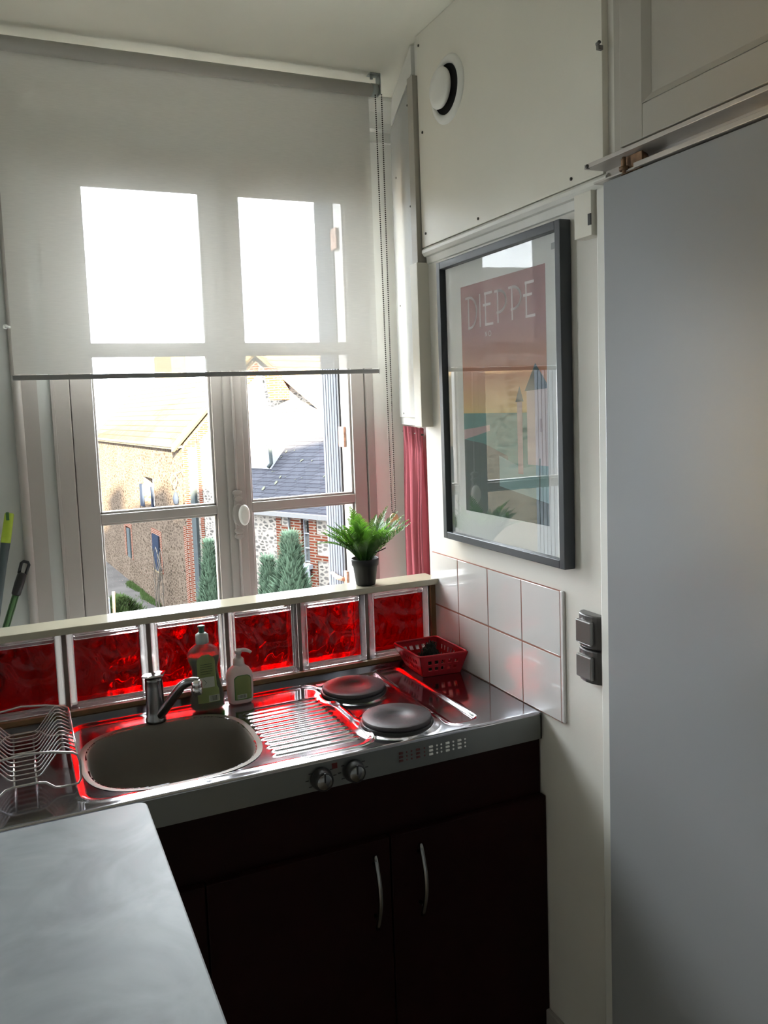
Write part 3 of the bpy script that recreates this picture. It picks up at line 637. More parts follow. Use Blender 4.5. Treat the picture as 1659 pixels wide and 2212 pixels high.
# ================================================================== THINGS ON THE WORKTOP
# tap
t = thing('mixer_tap', 'dark chrome mixer tap behind the sink', 'tap', (-.832, .056, 0))
m = MB(); m.lathe([(0, -.002), (.024, -.002), (.025, .004), (.0225, .008), (.0215, .030), (.0215, .085), (.0205, .098), (.0215, .100), (.019, .106), (0, .108)], (-.832, .056, 0), n=36); m.build('tap_body', 'chrome_dull', t)
m = MB(); m.prism([(-.852, .075, .107), (-.862, .05, .110), (-.848, .036, .109), (-.812, .036, .110), (-.802, .058, .113), (-.815, .078, .109)], (0, 0, .0045)); m.build('lever_cap', 'chrome', t, bevel=.0015)
m = MB(); sp = smoothpath([(-.826, .046, .014), (-.812, .03, .036), (-.795, .01, .066), (-.780, -.008, .092), (-.768, -.02, .104), (-.754, -.03, .109), (-.744, -.036, .1075)], 6)
m.tube(sp, [.0095+.003*(1-i/len(sp)) for i in range(len(sp))], 16); m.build('spout', 'chrome_dull', t)
m = MB(); m.lathe([(0, .113), (.008, .113), (.0125, .108), (.0128, .097), (.0118, .096), (.0118, .095), (.0128, .094), (.0122, .079), (0, .079)], (-.748, -.036, 0), n=28); m.build('aerator', 'chrome', t)
# washing-up liquid
def loft(mb, secs, n=40, ex=2.6, m=None, cap=True):   # (z, half width, half depth, centre x, centre y)
    rings = []
    for z, a, b, cx, cy in secs:
        rings.append([mb.bm.verts.new((cx+a*math.copysign(abs(cos(q))**(2/ex), cos(q)), cy+b*math.copysign(abs(sin(q))**(2/ex), sin(q)), z)) for q in [2*pi*k/n for k in range(n)]])
    for A, B in zip(rings, rings[1:]):
        for k in range(n): f_ = mb.bm.faces.new([A[k], A[(k+1) % n], B[(k+1) % n], B[k]]); f_.smooth = True; f_.material_index = mb.mi(m)
    if cap: mb.bm.faces.new(rings[0][::-1]); mb.bm.faces.new(rings[-1])
    return mb
bx_, by_ = -.7015, .075
prof = [(0, .036, .020), (.004, .042, .024), (.03, .0425, .025), (.06, .038, .0235), (.09, .0325, .022), (.105, .0325, .022), (.125, .039, .023), (.14, .040, .023), (.152, .034, .021), (.161, .022, .018), (.165, .013, .013), (.170, .0125, .0125)]
t = thing('washing_up_bottle', 'bottle of green washing-up liquid beside the tap', 'bottle', (bx_, by_, 0))
loft(MB(), [(z, a, b, bx_-.006*(z/.17), by_) for z, a, b in prof]).build('bottle_body', 'bottle_clear', t)
loft(MB(), [(z+.0015, a-.0018, b-.0018, bx_-.006*(z/.17), by_) for z, a, b in prof if z <= .125]+[(.136, .0375, .0212, bx_-.005, by_)]).build('green_liquid', 'bottle_liquid', t)
cx = bx_-.006
m = MB(); loft(m, [(.166, .0155, .0150, cx, by_), (.167, .0165, .016, cx, by_), (.188, .0155, .015, cx, by_), (.192, .010, .010, cx, by_), (.1935, .007, .007, cx, by_)], 28, 2); m.build('cap', 'cap_grey', t)
m = MB(); loft(m, [(.192, .0072, .0072, cx, by_), (.206, .0072, .0072, cx, by_), (.207, .0092, .0092, cx, by_), (.2095, .0092, .0092, cx, by_), (.2105, .006, .006, cx, by_)], 24, 2); m.build('nozzle', 'nozzle_green', t)
def patch(cxf, cy, secs, dy, m_, name, par, dx0=-1, dx1=1):   # label patch following the front of a lofted body
    mb = MB(); rows = []
    for z, w_, a, b in secs:
        row = []
        for k in range(13):
            u = (dx0+(dx1-dx0)*k/12)*w_; q = max(0, 1-abs(u/a)**2.6)**(1/2.6); row.append(mb.bm.verts.new((cxf(z)+u, cy-b*q-dy, z)))
        rows.append(row)
    for A, B in zip(rows, rows[1:]):
        for k in range(12): f_ = mb.bm.faces.new([A[k], A[k+1], B[k+1], B[k]]); f_.smooth = True
    return mb.build(name, m_, par)
def ip(prof, z):
    for (z0, a0, b0), (z1, a1, b1) in zip(prof, prof[1:]):
        if z0 <= z <= z1: q = (z-z0)/(z1-z0); return a0+(a1-a0)*q, b0+(b1-b0)*q
fcx = lambda z: bx_-.006*(z/.17)
def secs(prof, z0, z1, wf, n=12): return [(z, wf(z), *ip(prof, z)) for z in [z0+(z1-z0)*i/n for i in range(n+1)]]
lab = patch(fcx, by_, secs(prof, .022, .142, lambda z: .027 if z < .06 else .0225 if z < .125 else .0225*max(.15, (1-((z-.125)/.018)**2))**.5), .0006, 'label_olive', 'label', t)
m = MB()
def lbox(x0, x1, z0, z1, mt, off=.0014):
    a, b = ip(prof, (z0+z1)/2); m.box(bx_-.004+x0, bx_-.004+x1, by_-b-off-.0006, by_-b-off+.0005, z0, z1, mt)
for i in range(5): lbox(-.015, .014-(.004 if i == 4 else 0), .118-.006*i, .1186-.006*i, 'ink_dark')
lbox(-.018, .018, .060, .086, 'label_white')
m.build('label_text_lines', 'ink_dark', lab)
m = MB(); a, b = ip(prof, .073); yy = by_-b-.0028; cxx = bx_-.004-.009
P_ = [(cxx, yy, .0815), (cxx+.0075, yy, .073), (cxx, yy, .0645), (cxx-.0075, yy, .073)]; m.tube(P_+[P_[0]], .0005, 6); m.build('hazard_diamond', 'ink_dark', lab)
def barcode(x0, x1, y, z0, z1, par, seed=1):
    rr = random.Random(seed); mb = MB(); mb.box(x0, x1, y, y+.0005, z0, z1, 'label_white'); x = x0+.002
    while x < x1-.003: w_ = rr.choice((.0005, .0008, .0014)); mb.box(x, x+w_, y-.0003, y, z0+.002, z1-.001, 'ink_dark'); x += w_+rr.choice((.0006, .0010, .0016))
    mb.build('barcode', 'label_white', par)
barcode(bx_-.002, bx_+.024, by_-.0270, .024, .040, lab)
# hand soap
bx_, by_ = -.6175, .080
sp_ = [(0, .026, .018), (.004, .031, .022), (.03, .0325, .024), (.06, .033, .024), (.075, .032, .023), (.086, .026, .020), (.093, .016, .015), (.097, .013, .013)]
t = thing('soap_dispenser', 'white hand-soap pump bottle with olive label next to the draining grooves', 'soap bottle', (bx_, by_, 0))
loft(MB(), [(z, a, b, bx_, by_) for z, a, b in sp_], 40, 3).build('bottle_body', 'soap_white', t)
m = MB(); loft(m, [(.094, .014, .014, bx_, by_), (.096, .0145, .0145, bx_, by_), (.110, .0135, .0135, bx_, by_), (.114, .010, .010, bx_, by_), (.115, .0065, .0065, bx_, by_), (.128, .006, .006, bx_, by_)], 28, 2); o = m.build('pump_collar', 'soap_white', t)
m = MB(); loft(m, [(.125, .0085, .0085, bx_, by_), (.131, .0095, .0095, bx_, by_), (.134, .009, .009, bx_, by_)], 24, 2); m.tube(smoothpath([(bx_-.004, by_, .131), (bx_+.014, by_-.003, .1325), (bx_+.026, by_-.005, .128), (bx_+.031, by_-.006, .124)], 4), [.006, .006, .0055, .005, .005, .0048, .0046, .0045, .0042, .004, .004, .004, .004], 12); m.build('pump_head', 'soap_white', t)
lab = patch(lambda z: bx_+.002, by_, [(z, .0215 if z < .066 else .0215*max(.3, 1-((z-.066)/.0095)**2)**.5, *ip(sp_, z)) for z in [.012+.063*i/14 for i in range(15)]], .0020, 'label_green', 'label_border', t)
lab = patch(lambda z: bx_+.002, by_, [(z, .0198 if z < .064 else .0198*max(.3, 1-((z-.064)/.0095)**2)**.5, *ip(sp_, z)) for z in [.014+.0595*i/14 for i in range(15)]], .0027, 'label_olive', 'label', t)
barcode(bx_-.014, bx_+.010, by_-.0278, .016, .027, lab, 4)
# red basket (perforated plastic)
t = thing('plastic_basket', 'small red perforated plastic basket in the worktop corner', 'basket', (-.09, .05, 0))
m = MB(); bot = [(-.132, .012), (-.026, .0), (-.030, .122), (-.125, .130)]; top = [(-.157, -.020), (-.020, -.034), (-.022, .137), (-.158, .139)]; HB = .066; th = .0022
def wallp(a, b, A, B, rows_, cols_):      # a,b bottom corners; A,B top corners; grid with square holes
    a, b, A, B = [Vector(v) for v in (a, b, A, B)]
    us = [0]; gap = .12
    for c in range(cols_): u0 = gap+(1-2*gap)*c/cols_; w_ = (1-2*gap)/cols_; us += [u0+w_*.22, u0+w_*.78]
    us += [1]; vs_ = [0, .26, .44, .58, .78, 1]
    P = lambda u, v: (a*(1-u)+b*u)*(1-v)+(A*(1-u)+B*u)*v
    n_ = (b-a).cross(A-a).normalized()*th
    g0 = {}; g1 = {}
    for i, u in enumerate(us):
        for j, v in enumerate(vs_): p = P(u, v); g0[i, j] = m.bm.verts.new(p); g1[i, j] = m.bm.verts.new(p+n_)
    for i in range(len(us)-1):
        for j in range(len(vs_)-1):
            hole = (i % 2 == 1 and 0 < i < len(us)-2 and j in (1, 3))
            c = [(i, j), (i+1, j), (i+1, j+1), (i, j+1)]
            if hole:
                for k in range(4): p, q = c[k], c[(k+1) % 4]; m.bm.faces.new([g0[p], g0[q], g1[q], g1[p]])
            else: m.bm.faces.new([g0[k] for k in c]); m.bm.faces.new([g1[k] for k in c[::-1]])
for i in range(4):
    j = (i+1) % 4; wallp((*bot[i], .002), (*bot[j], .002), (*top[i], HB), (*top[j], HB), 2, 5 if i % 2 == 0 else 7)
m.prism([(*p, .0005) for p in bot], (0, 0, .003)); m.build('basket_shell', 'red_plastic', t)
rim = []
for i in range(4):
    p = Vector((*top[i], HB)); a = Vector((*top[i-1], HB)); b = Vector((*top[(i+1) % 4], HB)); da = (a-p).normalized()*.014; db = (b-p).normalized()*.014
    for q in (0, .25, .5, .75, 1): rim.append((p+da)*(1-q)**2+p*2*q*(1-q)+(p+db)*q*q)
m = MB(); m.tube(rim, .0034, 8, closed=True); m.build('rim', 'red_plastic', t)
# scouring pad
t = thing('scouring_pad', 'dark green-grey scouring pad inside the red basket', 'scourer', (-.09, .06, .02))
m = MB(); rr = random.Random(5)
for k_ in range(60):
    a = rr.uniform(0, 2*pi); r0 = rr.uniform(.004, .028); hh = .010+.060*max(0, 1-(r0/.030))**.9*rr.uniform(.6, 1); c = Vector((-.088+r0*cos(a), .052+r0*sin(a), .018+hh*.75)); pts = []
    for q in range(9): b = a+q*1.1; pts.append(c+Vector((cos(b)*.008, sin(b)*.008, rr.uniform(-.5, .5)*hh)))
    m.tube(smoothpath(pts, 2), .0014, 4)
m.lathe([(.038, .0045), (.037, .020), (.028, .040), (.018, .062), (.010, .074), (0, .077)], (-.088, .052, 0), n=18, sx=.95, sy=.8); m.build('pad', 'sponge', t)
# dish rack
t = thing('dish_rack', 'chrome wire plate rack left of the sink', 'dish rack', (-1.126, -.09, 0))
xc = -1.126
def endloop(y):
    pts = [(-.099, .012), (-.1, .055), (-.097, .068), (-.088, .074), (-.05, .083), (0, .089), (.05, .083), (.088, .074), (.097, .068), (.101, .055), (.101, .018), (.096, .010), (.088, .009), (.062, .009), (.052, .011), (.036, .024), (.022, .027), (-.022, .027), (-.036, .024), (-.052, .011), (-.062, .009), (-.088, .009)]
    m = MB(); m.tube([(xc+a, y, b) for a, b in pts], .0026, 8, closed=True); m.build('end_frame', 'wire_steel', t)
endloop(-.237); endloop(.052)
for i in range(12):
    y = -.215+.0232*i; m = MB(); hs_ = [(-.097, .066), (-.078, .079), (-.070, .081), (-.064, .076), (-.032, .036), (-.026, .032), (-.018, .0305), (.018, .0305), (.026, .032), (.032, .036), (.064, .076), (.070, .081), (.078, .079), (.097, .066)]
    m.tube([(xc+a, y, b) for a, b in hs_], .0016, 6); m.build('plate_wire', 'wire_steel', t)
m = MB()
for a, b in ((-.020, .0275), (.020, .0275), (-.098, .066), (.098, .066)): m.tube([(xc+a, -.237, b), (xc+a, .052, b)], .0018 if abs(a) < .05 else .0024, 6)
m.build('long_wires', 'wire_steel', t)

# ================================================================== PLANT, BLIND, CURTAIN, BROOMS
px_, py_ = -.215, .188
t = thing('potted_fern', 'small artificial fern in a black plastic pot on the shelf', 'plant', (px_, py_, .232))
m = MB(); m.lathe([(0, .233), (.0265, .233), (.0275, .235), (.0345, .2875), (.0375, .288), (.0392, .306), (.0382, .308), (.0368, .306), (.0345, .284), (0, .284)], (px_, py_, 0), n=44); m.build('pot', 'pot_black', t)
m = MB(); m.lathe([(.034, .290), (.02, .297), (0, .298)], (px_, py_, 0), n=20); m.build('soil', 'soil', t)
rr = random.Random(11)
def frond(az, tilt, L_, droop, lw, seed):
    r2 = random.Random(seed); m = MB(); P0 = Vector((px_+.008*cos(az), py_+.008*sin(az), .292)); n = 26; pts = []; dirh = Vector((cos(az), sin(az), 0)); ang = tilt; p = P0.copy()
    for i in range(n+1):
        pts.append(p.copy()); p = p+(dirh*cos(ang)+Vector((0, 0, 1))*sin(ang))*(L_/n); ang -= droop/n
    m.tube(pts, [.0013*(1-.75*i/n) for i in range(n+1)], 5)
    side = dirh.cross(Vector((0, 0, 1)))
    for i in range(4, n+1):
        q = i/n; w_ = lw*min(1, (1-q)*2.2+.16)*min(1, q*3.0)
        t_ = (pts[min(i+1, n)]-pts[i-1]).normalized(); upn = side.cross(t_).normalized()
        for sg in (-1, 1):
            for rep in range(1):
                d_ = (side*sg*.80+t_*.62+upn*(.15+r2.uniform(-.12, .18))).normalized(); b0 = pts[i]; wv = t_*(.0034+.0016*(1-q)); ln = w_*r2.uniform(.85, 1.1)
                a_ = b0-wv*.5; c_ = b0+wv*.5; m1 = b0+d_*ln*.55-wv*.75+upn*.001; m2 = b0+d_*ln*.55+wv*.75+upn*.001; tp = b0+d_*ln
                v = [m.bm.verts.new(z_) for z_ in (a_, m1, tp, m2, c_)]; m.bm.faces.new(v)
    m.build('frond', 'leaf_green', t)
F = [(radians(182), 1.02, .165, 1.15, .026), (radians(170), 1.15, .150, .55, .026), (radians(-8), .82, .165, .30, .030), (radians(8), .98, .160, .45, .028)]
for i in range(32): F.append((2*pi*i/32*3.1+rr.uniform(-.2, .2), rr.uniform(.92, 1.40), rr.uniform(.125, .172), rr.uniform(.3, .7), rr.uniform(.026, .034)))
for i in range(8): F.append((rr.uniform(0, 2*pi), rr.uniform(.95, 1.2), rr.uniform(.07, .11), rr.uniform(.2, .5), .022))
for i, a in enumerate(F): frond(*a, 100+i)
m = MB()
for z_, s_ in ((.330, 1), (.345, .9)): m.tube(smoothpath([(px_+.028, py_, z_-.012), (px_+.045, py_-.01, z_-.004), (px_+.060, py_-.012, z_+.002)], 4), .0016, 5)
m.build('bare_twigs', 'soil', t)
# roller blind
t = thing('roller_blind', 'half-lowered translucent white roller blind in front of the window', 'blind', (-.55, .44, 1.68))
YR = .44
m = MB(); m.tube([(-1.13, YR, 1.684), (-.030, YR, 1.684)], .0185, 28); m.build('roller_tube', 'roller_cloth', t)
m = MB(); nx_, nz_ = 40, 30; g = {}
for i in range(nx_+1):
    for j in range(nz_+1):
        u, v = i/nx_, j/nz_; g[i, j] = m.bm.verts.new((-1.085+1.055*u+(.002 if i == 0 else 0), YR+.0185*(1-0)-.0*v+.0015*sin(u*7)*v, .850+(1.684-.850)*(1-v)))
for i in range(nx_):
    for j in range(nz_): m.bm.faces.new([g[i, j], g[i+1, j], g[i+1, j+1], g[i, j+1]]).smooth = True
m.build('blind_fabric', 'blind_fabric', t)
m = MB(); m.box(-1.087, -.029, YR+.0145, YR+.0225, .834, .8475); m.build('bottom_bar', 'grey_bar', t, bevel=.002)
for x_ in (-1.089, -.0275): MB().box(x_-.0015, x_+.0015, YR+.0135, YR+.0235, .833, .8485).build('end_cap', 'white_plastic', t)
m = MB(); m.tube([(-.030, YR, 1.684), (-.012, YR, 1.684)], .0195, 24); m.tube([(-.012, YR, 1.684), (-.004, YR, 1.684)], .012, 20); m.build('chain_wheel', 'cap_grey', t)
m = MB(); m.box(-.006, -.002, YR-.014, YR+.014, 1.670, 1.731); m.box(-.036, -.004, YR-.014, YR+.014, 1.727, 1.7305); m.tube([(-.028, YR-.004, 1.727), (-.028, YR-.004, 1.715)], .005, 8); m.build('ceiling_bracket', 'cap_grey', t)
m = MB(); m.box(-1.137, -1.133, YR-.014, YR+.014, 1.670, 1.731); m.build('ceiling_bracket', 'cap_grey', t)
m = MB(); tmpl = bmesh.new(); bmesh.ops.create_icosphere(tmpl, subdivisions=1, radius=.0026); tv = [v.co.copy() for v in tmpl.verts]; tf = [[v.index for v in f_.verts] for f_ in tmpl.faces]; tmpl.free()
path = [Vector((-.021, YR-.012, 1.672)), Vector((-.014, YR-.012, .405)), Vector((-.010, YR-.012, .394)), Vector((-.005, YR-.012, .393)), Vector((-.002, YR-.012, .405)), Vector((.000, YR-.012, 1.672))]
seg = [(a, b, (b-a).length) for a, b in zip(path, path[1:])]; tot = sum(s_[2] for s_ in seg); q = 0
while q < tot:
    r_ = q
    for a, b, L_ in seg:
        if r_ <= L_: c = a+(b-a)*(r_/L_); break
        r_ -= L_
    vs = [m.bm.verts.new(c+v) for v in tv]
    for f_ in tf: m.bm.faces.new([vs[i] for i in f_]).smooth = True
    q += .0062
m.build('ball_chain', 'chain_metal', t)
m = MB(); m.lathe([(0, YR-.017), (.013, YR-.016), (.014, YR-.012), (.013, YR-.008), (0, YR-.007)], (-.007, 0, .378), 'y', 22); m.tube([(-.007+.020*cos(a*pi/8), YR-.012, .352+.018*sin(a*pi/8)) for a in range(16)], .0022, 8, closed=True); m.build('chain_weight', 'yellow_clear', t)
# curtain in the recess
t = thing('red_curtain', 'small gathered dusty-red curtain under the white boxing', 'curtain', (.06, .4, .2))
m = MB(); nu, nv = 150, 26; g = {}; CL = .36; rr = random.Random(3); ph = [rr.uniform(0, 6) for _ in range(4)]
for i in range(nu+1):
    u = i/nu
    for j in range(nv+1):
        v = j/nv; z = .660-.90*v; amp = (.004+.010*min(1, v*3)) if v > .03 else .006
        hf = sin(u*2*pi*(8))*.6+sin(u*2*pi*5+ph[0]+v*.8)*.6+.35*sin(u*2*pi*(19)+ph[1])*max(0, 1-v*3.5)
        if v < .04: hf += .8*sin(u*2*pi*26)
        p = OB0+obd*(.022+CL*(u+.004*sin(u*30)))+obn*(.026+amp*hf); g[i, j] = m.bm.verts.new((p.x, p.y, z+(.003*sin(u*2*pi*26+1) if j == 0 else 0)))
for i in range(nu):
    for j in range(nv): m.bm.faces.new([g[i, j], g[i+1, j], g[i+1, j+1], g[i, j+1]]).smooth = True
m.build('cloth', 'curtain_cloth', t)
a = OB0+obd*.01+obn*.026; b = OB0+obd*.40+obn*.026; m = MB(); m.tube([(a.x, a.y, .643), (b.x, b.y, .643)], .003, 8); m.build('curtain_wire', 'chain_metal', t)
# brooms leaning left of the window
t = thing('broom_handle', 'dark-gripped green striped broom handle leaning left of the window', 'broom', (-1.2, .5, FZ))
A_ = Vector((-1.089, .612, .324)); B_ = Vector((-1.1535, .585, .149)); D_ = (B_-A_).normalized()
def along(s_): return A_+D_*s_
ln = (FZ+.03-A_.z)/D_.z
m = MB(); m.tube([along(.030), along(.034), along(.060), along(.092), along(.096)], [.008, .0125, .0135, .0125, .010], 16)
q = D_.cross(Vector((0, 1, 0))).normalized()
m.tube([along(.033)-q*.009, along(.004)-q*.0105, along(-.002)-q*.006, along(-.002)+q*.006, along(.004)+q*.0105, along(.033)+q*.009], .0045, 8); m.build('grip', 'black_plastic', t)
m = MB(); m.tube([along(.094), along(ln)], .0095, 14); o = m.build('pole', 'pole_green', t)
m = MB()
for s_ in (-1, 0, 1): off = q*.0055*s_+Vector((0, -.0085 if s_ == 0 else -.0070, 0)); m.tube([along(.096)+off, along(ln)+off], .0011, 5)
m.build('dark_stripes', 'black_plastic', o)
t = thing('mop_handle', 'lime green and slate mop handle leaning at the left edge', 'mop', (-1.3, .5, FZ))
A_ = Vector((-1.121, .605, .470)); B_ = Vector((-1.160, .580, .27)); D_ = (B_-A_).normalized(); ln = (FZ+.03-A_.z)/D_.z
m = MB(); m.tube([along(0), along(.003), along(.07), along(.084)], [.010, .0125, .0135, .0135], 18); m.build('lime_grip', 'lime_plastic', t)
m = MB(); m.box(-1.1305, -1.1225, .585, .600, .452, .474); m.build('hanging_slot', 'label_green', t, bevel=.001)
m = MB(); m.tube([along(.082), along(.16), along(ln)], [.0128, .011, .011], 16); m.build('pole', 'slate_plastic', t)
t = thing('cord_hook', 'small white hook on the wall beside the blind', 'hook', (-1.1, .64, .99))
m = MB(); m.tube([(-1.094, .650, .992), (-1.094, .630, .992)], .007, 12); m.tube([(-1.094, .630, .992), (-1.078, .628, .990)], .004, 8); m.build('hook', 'cord_white', t)
m = MB(); m.tube([(-1.0795, .628, CZ-.01), (-1.0795, .628, .6)], .0012, 6); m.build('cord', 'cord_white', t)

# ================================================================== OUTSIDE
ZG = -6.31
struct('street', MB().prism([(-40, 2, ZG-.3), (3.9, 2, ZG-.3), (3.9, 24.6, ZG-.3), (3.3, 34, ZG-.3), (2.4, 60, ZG-.3), (-40, 60, ZG-.3)], (0, 0, .3)), 'asphalt', 'grey asphalt lane below the window', 'street')
struct('garden_ground', MB().box(3.9, 30, 2, 60, ZG-.3, ZG-.01), 'grass', 'ground in front of the houses across the lane', 'ground')
# our own house around and above the kitchen
m = MB()
m.box(-14, XL-.15, -6, .98, ZG, 3.2); m.box(.4, 14, -6, .98, ZG, 3.2); m.box(XL-.15, .4, .70, .98, CZ+.15, 1.95); m.box(XL-.15, .4, .70, .98, ZG, FZ-.15)
m.box(XL-.15, .4, -6, YB-.15, ZG, 1.95)
m.box(XL-.15, -1.9, -6, .98, CZ+.15, 3.2); m.box(-.95, .4, -6, .98, CZ+.15, 3.2)
m.prism([(-14, -6, 3.2), (-14, .98, 3.2), (-14, -1.5, 5.0)], (12.1, 0, 0)); m.prism([(-.95, -6, 3.2), (-.95, .98, 3.2), (-.95, -1.5, 4.4)], (15, 0, 0))
m.box(-4.9, -3.9, -1.6, -.8, 3.2, 6.2)
struct('house_shell', m, 'render_outside', 'outer walls and roof of the house the kitchen belongs to', 'house')
# --- house across the lane: long facade, gable end, roof
def vplane(o, d, z0, z1, s0, s1, th, m_, name, par, holes=()):
    """vertical wall from origin o along unit d between s0..s1; holes (s0,s1,z0,z1) cut out"""
    dd = Vector((d[0], d[1], 0)); nn = Vector((d[1], -d[0], 0)); mb = MB()
    ss = sorted({s0, s1, *[h_[0] for h_ in holes], *[h_[1] for h_ in holes]}); zs = sorted({z0, z1, *[h_[2] for h_ in holes], *[h_[3] for h_ in holes]})
    for a, b in zip(ss, ss[1:]):
        for c, e in zip(zs, zs[1:]):
            if any(h_[0]-1e-6 <= a and b <= h_[1]+1e-6 and h_[2]-1e-6 <= c and e <= h_[3]+1e-6 for h_ in holes): continue
            mb.prism([o+dd*a+Vector((0, 0, c)), o+dd*b+Vector((0, 0, c)), o+dd*b+nn*th+Vector((0, 0, c)), o+dd*a+nn*th+Vector((0, 0, c))], (0, 0, e-c))
    return mb.build(name, m_, par)
def wbox(o, d, s0, s1, n0, n1, z0, z1, m_, name, par, mb=None, bevel=0):
    dd = Vector((d[0], d[1], 0)); nn = Vector((d[1], -d[0], 0)); own = mb is None; mb = mb or MB()
    mb.prism([o+dd*s0+nn*n0+Vector((0, 0, z0)), o+dd*s1+nn*n0+Vector((0, 0, z0)), o+dd*s1+nn*n1+Vector((0, 0, z0)), o+dd*s0+nn*n1+Vector((0, 0, z0))], (0, 0, z1-z0), None)
    return mb.build(name, m_, par, bevel=bevel) if own else mb
o1 = Vector((3.63, 28.33, 0)); d1 = (-.0698, .9976); N1 = Vector((d1[1], -d1[0], 0)); D1 = Vector((*d1, 0))
hb = thing('stone_house', 'long stone house with blue shutters across the lane, left pane view', 'house', (5, 32, ZG))
H = [(-.2, .82, -4.95, -3.68), (4.95, 5.95, -5.20, -3.95), (.3, 1.9, -2.75, -1.6), (1.2, 1.75, -6.31, -5.35)]
vplane(o1, d1, ZG, -.30, -4.0, 13, .35, 'flint_tan', 'stone_wall', hb, H[:3])
for (a, b, c, e) in H[:2]:
    wbox(o1, d1, a-.0, b, .18, .22, c, e, 'dark_pane', 'window', hb)
    mb = MB(); wbox(o1, d1, b, b+.30, -.012, .1, c-.05, e+.2, None, None, None, mb); wbox(o1, d1, a-.28, a, -.012, .1, c-.05, e+.2, None, None, None, mb); wbox(o1, d1, a, b, -.012, .1, e, e+.22, None, None, None, mb); mb.build('brick_surround', 'brick_red', hb)
wbox(o1, d1, -.18, .80, -.07, -.02, -4.97, -3.66, 'shutter_blue', 'shutter', hb)
wbox(o1, d1, 4.95, 5.5, -.07, -.02, -5.2, -3.98, 'zinc', 'shutter', hb)
wbox(o1, d1, -.30, .95, -.05, .1, -5.05, -4.95, 'cream_wood', 'window_sill', hb)
wbox(o1, d1, .25, .45, -.09, -.02, -2.75, -1.9, 'shutter_blue', 'shutter', hb)
wbox(o1, d1, 1.85, 2.3, -.09, -.02, -2.75, -1.9, 'shutter_blue', 'shutter', hb)
wbox(o1, d1, -4.0, 13, -.12, .0, -.36, -.28, 'zinc', 'gutter', hb)
mb = MB(); e0 = o1+D1*-4.0-N1*.15; e1 = o1+D1*13-N1*.15
mb.prism([e0+Vector((0, 0, -.42)), e1+Vector((0, 0, -.42)), e1+N1*2.4+Vector((0, 0, 1.98)), e0+N1*2.4+Vector((0, 0, 1.98))], N1*.1+Vector((0, 0, .1))); mb.build('roof', 'tile_roof', hb)
mb = MB(); wbox(o1, d1, -4.0, -3.62, -.02, .3, ZG, -2.9, None, None, None, mb); mb.build('brick_pier', 'brick_red', hb)
for s0, s1, z1 in ((11.6, 14.4, 1.75), (7.4, 9.6, 1.80), (-.6, 6.2, 1.72)):
    wbox(o1, d1, s0, s1, 2.15, 2.75, 1.15, z1, 'brick_red', 'chimney', hb)
wbox(o1, d1, 9.2, 12.6, 3.2, 3.9, .8, 3.6, 'cream_wood', 'chimney', hb)
# gable house
c0 = Vector((3.92, 24.33, 0)); ug = Vector((-.42, .91, 0)).normalized(); ng = Vector((ug.y, -ug.x, 0)); dg = (-ug.x, -ug.y)
gh = thing('gable_house', 'tall flint and brick gable house bathed in low sun', 'house', (6, 21, ZG))
q = lambda s_, z_, off=0: c0+ug*s_+ng*off+Vector((0, 0, z_))
mb = MB(); mb.prism([q(-.05, ZG), q(-8, ZG), q(-8, -.30), q(-3.9, 2.25), q(-.05, -.28)], ng*.35); mb.build('gable_wall', 'flint_pale', gh)
mb = MB(); mb.prism([q(0, ZG, -.02), q(-.30, ZG, -.02), q(-.30, -.4, -.02), q(0, -.4, -.02)], ng*.1)
mb.prism([q(-.75, ZG, -.02), q(-.92, ZG, -.02), q(-.92, -.1, -.02), q(-.75, -.1, -.02)], ng*.1)
for i in range(5):
    a = -.1-.75*i; b = a-.7; z_ = -.38+.66*(i*.75+.1); mb.prism([q(a, z_-.35, -.02), q(b, z_+.12, -.02), q(b, z_+.48, -.02), q(a, z_+.01, -.02)], ng*.1)
mb.build('brick_quoins', 'brick_red', gh)
mb = MB(); mb.prism([q(-.40, ZG, -.10), q(-.62, ZG, -.10), q(-.62, -.35, -.10), q(-.40, -.35, -.10)], ng*.1); mb.build('downpipe', 'zinc', gh)
for (s0, z0, s1, z1) in ((.25, -.47, -3.9, 2.32), (-8.2, -.5, -3.9, 2.32)):
    mb = MB(); mb.prism([q(s0, z0, -.25), q(s1, z1, -.25), q(s1, z1+.13, -.25), q(s0, z0+.13, -.25)], ng*.12); mb.build('bargeboard', 'cream_wood', gh)
    mb = MB(); mb.prism([q(s0, z0+.1, -.25), q(s1, z1+.1, -.25), q(s1, z1+.2, -.25), q(s0, z0+.2, -.25)], ng*2.6); mb.build('roof', 'tile_roof', gh)
mb = MB(); mb.prism([q(-4.7, 1.0, -.45), q(-5.05, 1.0, -.45), q(-5.05, 1.65, -.45), q(-4.8, 1.9, -.45), q(-4.55, 1.9, -.45)], ng*.5); mb.build('chimney', 'brick_red', gh)
mb = MB(); mb.prism([q(-5.15, -.75, -1.7), q(-6.05, -.75, -1.7), q(-6.05, -.05, -1.7), q(-5.15, -.05, -1.7)], ng*1.7); mb.build('dormer_box', 'pvc_white', gh)
pz = q(-6.12, -.1, -1.85); mb = MB(); mb.tube([pz, pz+Vector((.06, -.05, -.08)), pz+Vector((.07, -.05, -.5)), pz+Vector((0, 0, -.6))], .05, 8); mb.build('flue_pipe', 'zinc', gh)
